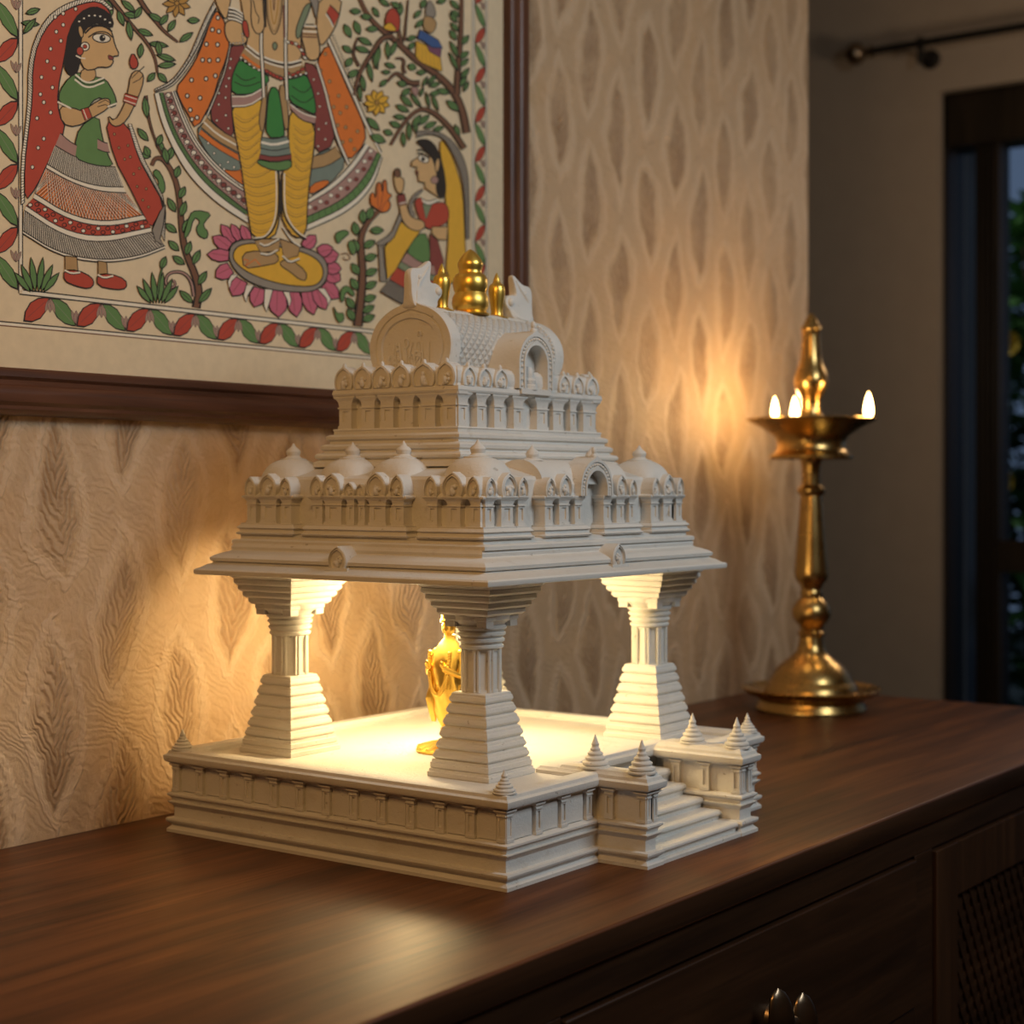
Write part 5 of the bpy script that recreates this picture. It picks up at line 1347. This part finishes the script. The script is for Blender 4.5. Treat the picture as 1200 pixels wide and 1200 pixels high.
for a_, c, w_ in (([(540, -20), (550, 180), (600, 310), (650, 180), (665, -20)], 'tan', 2.4), ([(565, -20), (575, 130), (600, 240), (625, 130), (640, -20)], 'gold', 1.6), ([(590, -20), (598, 130), (608, -20)], 'brown', 1.0), ([(530, -20), (540, 200), (600, 335), (660, 200), (675, -20)], 'black', 0.8)): stroke(Z7(a_), w_, c, False, 2)
shape(Z7([(605, 365), (635, 400), (605, 455), (580, 400)]), 'sage', 0.9)
shape(Z7([(385, -30), (400, 0), (395, 200), (430, 290), (480, 305), (520, 240), (505, 100), (500, -30)]), 'skin', 1.0); stroke(Z7([(415, 0), (440, 120), (470, 150), (460, 210)]), 0.8, 'black', False, 1)
shape(Z7([(70, -30), (225, -30), (200, 100), (175, 185), (110, 80)]), 'skin', 1.0)
shape(Z7([(175, 190), (260, 170), (320, 200), (325, 300), (370, 340), (340, 395), (230, 405), (180, 340), (162, 260)]), 'skin', 1.1)
for k in range(4): stroke(Z7([(195+k*2, 165-k*32), (260, 170-k*30), (325, 205-k*26)]), 2.0, 'white', False, 1); stroke(Z7([(197+k*2, 178-k*32), (260, 184-k*30), (328, 219-k*26)]), 0.9, 'black', False, 1)
shape(Z7([(320, 180), (365, 185), (385, 330), (355, 335), (325, 270)]), 'red', 0.9)
for k in range(8): q = lerpP(Z7([(215, 385), (280, 380), (330, 380), (320, 300)]), k/7); ell(q, 1.2, 1.2, 'white', 0.5, 0, 6)
shape(Z7([(1000, -30), (1200, -30), (1165, 180), (1100, 310), (1010, 420), (985, 320), (970, 190)]), 'skin', 1.1)
shape(Z7([(900, -30), (1000, -30), (970, 190), (940, 60)]), 'grey', 0.9)
bandp(Z7([(1060, 110), (1100, 170), (1125, 230)]), Z7([(1090, 45), (1140, 90), (1170, 130)]), 'red', 0.9, 1); stroke(Z7([(1055, 125), (1095, 185), (1120, 240)]), 1.5, 'white', False, 1)
shape(Z7([(850, 220), (970, 215), (990, 360), (1005, 430), (990, 530), (890, 530), (860, 400), (840, 340)]), 'skin', 1.1)
for k, c in enumerate(('white', 'black', 'white', 'brown', 'brown')): stroke(Z7([(850, 228+k*24), (910, 232+k*24), (976, 234+k*24)]), 1.8 if c != 'black' else 1.2, c)
shape(Z7([(870, 50), (930, 20), (900, 120), (850, 240), (830, 330), (795, 345), (790, 260), (830, 150)]), 'sage', 0.9)
for k in range(7): q = lerpP(Z7([(720, 370), (800, 390), (840, 440), (870, 510)]), k/6); ell(q, 3.0, 1.8, 'red' if k % 2 else 'white', 0.7, 0.7, 8)
# head and shoulders above
shape([(249, -3), (254, -40), (290, -60), (360, -60), (398, -40), (402, -3)], 'skin', 1.1, 0); shape([(300, -52), (302, -75), (345, -75), (347, -52)], 'skin2', 1.0)
shape([(292, -75), (288, -105), (300, -128), (325, -136), (350, -128), (360, -105), (354, -78), (325, -64)], 'skin', 1.1)
for sx in (-1, 1):
    ell((324+sx*15, -102), 9, 4.5, 'white', 0.9); ell((324+sx*15, -102), 3, 3.4, 'black', 0); stroke([(324+sx*5, -111), (324+sx*15, -115), (324+sx*26, -110)], 1.2)
stroke([(324, -104), (321, -92), (328, -91)], 0.9); shape([(315, -82), (324, -85), (334, -82), (324, -78)], 'maroon', 0.7)
shape([(286, -122), (290, -150), (324, -178), (358, -150), (364, -122), (324, -134)], 'gold', 1.0)
# --- right side: trees, birds, flower, second woman
branch(Z9([(1030, 1100), (1000, 930), (940, 780), (840, 660), (700, 560), (590, 480), (490, 380), (400, 305), (290, 220), (200, 110), (140, -20)]), 5.6, 3.2, 0)
branch(Z9([(420, 300), (330, 310), (260, 420), (180, 540), (130, 640), (95, 790)]), 4.2, 1.8, 0)
branch(Z9([(1010, 1230), (920, 1090), (820, 980), (730, 915), (650, 900), (570, 950), (480, 1060), (400, 1200)]), 4.0, 2.4, 0)
branch(Z9([(950, 780), (955, 600), (975, 400), (985, 200), (990, -20)]), 4.6, 2.6, 0)
branch(Z9([(640, 690), (560, 690), (500, 640), (450, 600), (400, 640), (370, 680)]), 4.0, 1.5, 0); branch(Z9([(520, 610), (500, 560), (515, 510), (490, 480), (440, 485)]), 2.0, 1.2, 0)
branch(Z9([(490, 360), (465, 250), (450, 180)]), 2.6, 1.5, 0); branch(Z9([(515, 340), (525, 200), (545, 0)]), 1.4, 1.0, 0, col='brown'); branch(Z9([(140, 550), (90, 460), (100, 380), (130, 310)]), 1.6, 1.0, 0)
for p, a, L_, W_ in (((60, 90), 0.1, 14, 7), ((150, 130), 0.2, 14, 7), ((15, 200), 1.1, 18, 8), ((100, 170), 1.2, 18, 8), ((195, 240), 0.0, 15, 7), ((130, 310), 0.5, 19, 7), ((0, 380), 0.6, 14, 7), ((100, 390), 0.3, 19, 7), ((80, 480), 2.2, 13, 8), ((130, 580), 2.5, 15, 8), ((160, 620), 1.4, 20, 6), ((210, 510), 1.35, 25, 6), ((255, 440), 1.3, 20, 6), ((310, 380), 1.8, 28, 7),
                     ((370, 340), 1.5, 22, 6), ((450, 340), 2.0, 20, 6), ((250, 60), 1.0, 14, 6), ((300, -10), 0.6, 16, 6), ((480, 20), 1.6, 16, 7), ((400, 20), 0.5, 14, 6), ((590, 150), -0.8, 13, 6), ((650, 70), -1.1, 12, 7), ((600, 230), -0.7, 15, 6), ((530, 330), -0.3, 13, 6), ((600, 350), 2.3, 12, 6), ((780, 20), -0.3, 12, 7), ((140, 700), 1.5, 20, 5),
                     ((440, 560), 3.5, 14, 6), ((400, 600), 3.2, 11, 5), ((370, 660), 2.4, 12, 6), ((450, 680), 0.3, 13, 7), ((560, 730), 2.4, 14, 7), ((540, 540), 0.4, 11, 8), ((610, 600), 0.0, 12, 6), ((480, 790), 0.75, 20, 7), ((440, 870), 0.45, 18, 7), ((420, 960), 0.15, 16, 6), ((390, 1010), 0.4, 15, 7), ((560, 770), 0.9, 22, 5), ((690, 760), 1.35, 20, 4), ((740, 780), 1.2, 22, 5), ((640, 800), -1.2, 12, 4),
                     ((810, 690), 2.9, 14, 6), ((820, 760), 2.9, 15, 6), ((860, 830), 0.7, 20, 8), ((780, 740), 0.3, 16, 7), ((600, 980), 1.5, 18, 6), ((550, 1010), 1.55, 22, 6), ((500, 1090), 1.5, 18, 6), ((650, 950), 2.2, 18, 7), ((720, 950), 2.4, 18, 7), ((780, 1010), 2.7, 17, 7), ((840, 1050), 2.8, 14, 6), ((200, 970), 0.8, 22, 8), ((230, 1120), 0.4, 20, 10), ((340, 1080), 0.4, 12, 7),
                     ((900, 90), 0.6, 12, 6), ((890, 0), 0.8, 16, 6), ((890, 110), 0.9, 14, 6), ((895, 190), 0.8, 14, 6), ((890, 250), 1.0, 14, 7), ((890, 340), 1.1, 22, 6), ((880, 430), 1.1, 26, 5), ((985, 370), -0.9, 14, 7), ((970, 480), -0.6, 13, 7), ((970, 550), -0.7, 14, 6), ((980, 650), -0.9, 16, 6), ((970, 720), -1.0, 15, 6), ((930, 1030), 1.2, 15, 6), ((1000, 760), -1.1, 14, 5), ((700, 700), -0.8, 16, 5), ((660, 720), -1.1, 14, 4)):
    leaf(Z9([p])[0], a, L_, W_, 'green', 0.8)
flower(Z9([(285, 850)])[0], 15.5, 9, 'yellow', 0.7, 0.25, 0.55)
shape(Z9([(350, 260), (355, 130), (395, 70), (440, 75), (480, 150), (470, 260), (420, 270)]), 'red', 0.8); shape(Z9([(330, 225), (390, 180), (440, 230), (445, 262), (370, 255)]), 'yellow', 0.7)
shape(Z9([(610, 340), (700, 380), (810, 480), (825, 590), (740, 560), (650, 520), (605, 470)]), 'yellow', 0.7, 0)
for k in range(6): stroke(Z9([(625+k*32, 360+k*18), (625+k*34, 500+k*16)]), 0.6, 'gold')
shape(Z9([(690, 370), (720, 430), (810, 480), (820, 400), (760, 400)]), 'purple', 0.5, 0); shape(Z9([(620, 320), (640, 245), (720, 290), (790, 330), (830, 400), (740, 395), (660, 335)]), 'blue', 0.7, 0)
shape(Z9([(665, 240), (670, 140), (720, 130), (780, 180), (770, 240), (735, 285)]), 'tan', 0.6); shape(Z9([(680, 130), (700, 20), (730, 0), (770, 80), (770, 150), (720, 140)]), 'grey', 0.6)
shape(Z9([(560, 720), (630, 720), (620, 800), (590, 790)]), 'rose', 0.5)
branch(Z5([(990, 910), (1010, 740), (1020, 600), (1010, 480), (1005, 400), (1040, 310), (1110, 240)]), 7.0, 4.0, 0)
for p, a in (((1015, 880), -0.4), ((1015, 830), -0.5), ((1020, 760), -0.3), ((1030, 690), -0.5), ((1030, 610), -0.4), ((1025, 520), -0.3), ((1020, 450), -0.5), ((970, 880), 4.2), ((970, 810), 4.1), ((990, 700), 4.2), ((1000, 610), 4.1), ((990, 480), 4.4), ((985, 380), 4.5), ((1020, 310), 4.7), ((1050, 290), 5.0), ((1060, 350), 0.0)):
    leaf(Z5([p])[0], a, 16.5, 9, 'green', 0.8)
for P in ([(850, 370), (910, 345), (945, 365), (900, 400), (870, 435)], [(890, 690), (930, 670), (975, 720), (960, 740), (920, 700), (905, 770), (885, 765)], [(930, 420), (960, 405), (985, 460), (965, 500), (940, 470)], [(840, 785), (870, 840), (905, 830), (910, 880), (870, 895)]): shape(Z5(P), 'green', 0.8)
stroke(Z5([(890, 490), (930, 480), (950, 520), (910, 525), (905, 505)]), 1.1, 'brown', False, 2)
shape(Z8([(20, 430), (20, 330), (50, 300), (80, 380), (85, 210), (130, 200), (140, 330), (150, 180), (185, 180), (190, 310), (245, 330), (200, 380), (230, 420), (210, 490), (140, 510), (100, 480)]), 'orange', 0.9)
for a_ in ([(110, 210), (90, 400), (115, 480)], [(165, 190), (140, 360), (120, 480)], [(200, 380), (150, 430), (130, 500)]): stroke(Z8(a_), 0.7, 'maroon', False, 1)
# second woman
shape(Z3([(575, 690), (625, 760), (660, 850), (690, 960), (700, 1200), (715, 1420), (600, 1420), (620, 1150), (600, 1000), (600, 880), (575, 780)]), 'yellow', 0.8)
A_, B_ = bandp(Z3([(455, 690), (520, 672), (590, 690), (645, 780), (685, 880), (700, 1000), (705, 1200)]), Z3([(460, 660), (530, 655), (610, 680), (680, 760), (715, 860), (722, 1000), (722, 1200)]), 'grey', 0.7, 1); hatch(A_, B_, 70, 0.5)
shape(Z8([(440, -10), (430, 40), (495, 55), (480, 85), (500, 130), (505, 195), (570, 210), (570, 260), (700, 350), (680, 200), (720, 0), (560, -80)]), 'skin', 0.8, 0)
shape(Z3([(455, 715), (470, 700), (520, 700), (560, 740), (590, 830), (605, 920), (603, 985), (575, 1000), (552, 960), (560, 880), (545, 820), (520, 765), (470, 725)]), 'black', 0.5)
ell(Z3([(492, 800)])[0], 6.5, 4.0, 'white', 0.8, 0.4); ell(Z3([(490, 800)])[0], 2.4, 2.8, 'black', 0); stroke(Z3([(462, 770), (490, 770), (522, 795)]), 1.0, 'black', False, 1); stroke(Z3([(460, 755), (490, 750), (525, 775)]), 1.2, 'black', False, 1)
ell(Z3([(562, 830)])[0], 2.6, 8.0, 'skin', 0.8, 0.1); ell(Z3([(548, 905)])[0], 4.5, 4.5, 'rose', 0.6); shape(Z8([(478, 85), (500, 90), (505, 115), (485, 130)]), 'maroon', 0.5)
shape(Z8([(460, 400), (510, 350), (570, 390), (650, 420), (760, 400), (810, 470), (810, 590), (740, 640), (620, 680), (560, 640), (500, 540)]), 'red', 0.7)
shape(Z8([(545, 420), (640, 430), (580, 580)]), 'sage', 0.6, 0); bandp(Z8([(530, 360), (600, 400), (700, 365)]), Z8([(550, 410), (610, 440), (715, 390)]), 'white', 0.7, 1)
shape(Z8([(400, 430), (450, 330), (540, 265), (555, 285), (460, 370), (430, 460), (480, 540), (430, 560)]), 'grey', 0.7)
shape(Z8([(165, 860), (330, 600), (400, 660), (520, 700), (380, 900), (280, 1080), (190, 1180)]), 'yellow', 0.8, 0)
A_, B_ = bandp(Z8([(330, 480), (280, 600), (230, 720), (70, 820)]), Z8([(345, 560), (300, 660), (250, 780), (140, 840)]), 'grey', 0.8, 1)
shape(Z8([(100, 830), (150, 850), (160, 1000), (185, 1200), (120, 1200), (110, 1000)]), 'grey', 0.7, 0)
shape(Z8([(255, 160), (260, 80), (300, 60), (325, 90), (325, 160), (365, 170), (350, 310), (300, 320), (265, 240)]), 'skin', 0.9); shape(Z8([(260, 150), (262, 85), (295, 65), (322, 95), (320, 155)]), 'brown', 0.6)
shape(Z8([(300, 320), (365, 320), (385, 440), (420, 540), (470, 570), (560, 590), (575, 660), (500, 700), (410, 670), (340, 590), (310, 450)]), 'skin', 0.9); shape(Z8([(290, 335), (365, 318), (385, 425), (305, 440)]), 'maroon', 0.7, 0); stroke(Z8([(310, 420), (380, 405)]), 1.3, 'white')
shape(Z8([(640, 650), (800, 650), (790, 780), (700, 780), (640, 720)]), 'skin', 0.8, 0)
shape(Z8([(500, 720), (600, 720), (630, 1000), (560, 1020), (440, 960), (380, 900)]), 'green', 0.7)
shape(Z8([(620, 720), (700, 790), (760, 1000), (700, 1200), (620, 1010)]), 'maroon', 0.5, 0)
A_, B_ = bandp(Z8([(390, 910), (520, 1010), (660, 1040)]), Z8([(330, 1000), (500, 1100), (680, 1140)]), 'rose', 0.7, 1); bandp(Z8([(330, 1000), (500, 1100), (680, 1140)]), Z8([(300, 1060), (480, 1160), (680, 1200)]), 'sage', 0.7, 1); bandp(Z8([(290, 1060), (480, 1160), (680, 1200)]), Z8([(215, 1180), (420, 1300), (680, 1340)]), 'red', 0.7, 1)
A_, B_ = bandp(Z8([(215, 1180), (420, 1300), (680, 1340)]), Z8([(120, 1300), (380, 1450), (700, 1500)]), 'grey', 0.8, 1); hatch(A_, B_, 40, 0.7)
cv = pm.build('painted_canvas', PMAT, pic, smooth=False)

# ------------------------------------------------------------------ lights
def light(kind, name, loc, energy, col, size=0.05, target=None, **kw):
    l = bpy.data.lights.new(name, kind); l.energy = energy; l.color = col
    if kind == 'POINT' or kind == 'SPOT': l.shadow_soft_size = size
    else:
        l.shape = 'RECTANGLE'; l.size = size; l.size_y = kw.get('size_y', size)
    ob = bpy.data.objects.new(name, l); COL.objects.link(ob); ob.location = loc
    if target is not None:
        ob.rotation_euler = (Vector(target)-Vector(loc)).to_track_quat('-Z', 'Y').to_euler()
    return ob
WARM = (1.0, 0.735, 0.37)
light('POINT', 'shrine_lamp', (0.200, 0.230, 0.206), 2.3, WARM, 0.030)
for i, p in enumerate(flames):
    q = p + (Vector((LX, LY, p.z))-p).normalized()*-0.014 + Vector((0, 0, 0.012))
    light('POINT', 'flame_light', q, (0.35, 1.15, 0.5)[i], (1.0, 0.66, 0.30), 0.015)
light('AREA', 'cool_fill', (0.30, -1.20, 1.20), 10.5, (0.84, 0.94, 1.0), 0.6, (0.25, 0.2, 0.45), size_y=0.45)  # unseen cool area light, added to light the front faces from above
light('AREA', 'warm_fill', (-0.85, -0.32, 1.00), 4.6, (1.0, 0.54, 0.18), 0.3, (0.15, 0.30, 0.50), size_y=0.3)  # unseen warm area light, added so the temple's left side dims downwards
light('POINT', 'end_wall_fill', (2.35, -0.05, 1.0), 8, (1.0, 0.80, 0.60), 0.12)  # added point light out of view, brightens the dim end wall
light('POINT', 'garden_fill', (4.15, 1.9, 1.9), 45, (1.0, 0.9, 0.75), 0.1)  # added point light out of view, brightens the shrubs outside

w = bpy.data.worlds.new('dusk'); S.world = w; w.use_nodes = True
bg = w.node_tree.nodes['Background']
bg.inputs[0].default_value = (0.33, 0.43, 0.62, 1); bg.inputs[1].default_value = 0.30
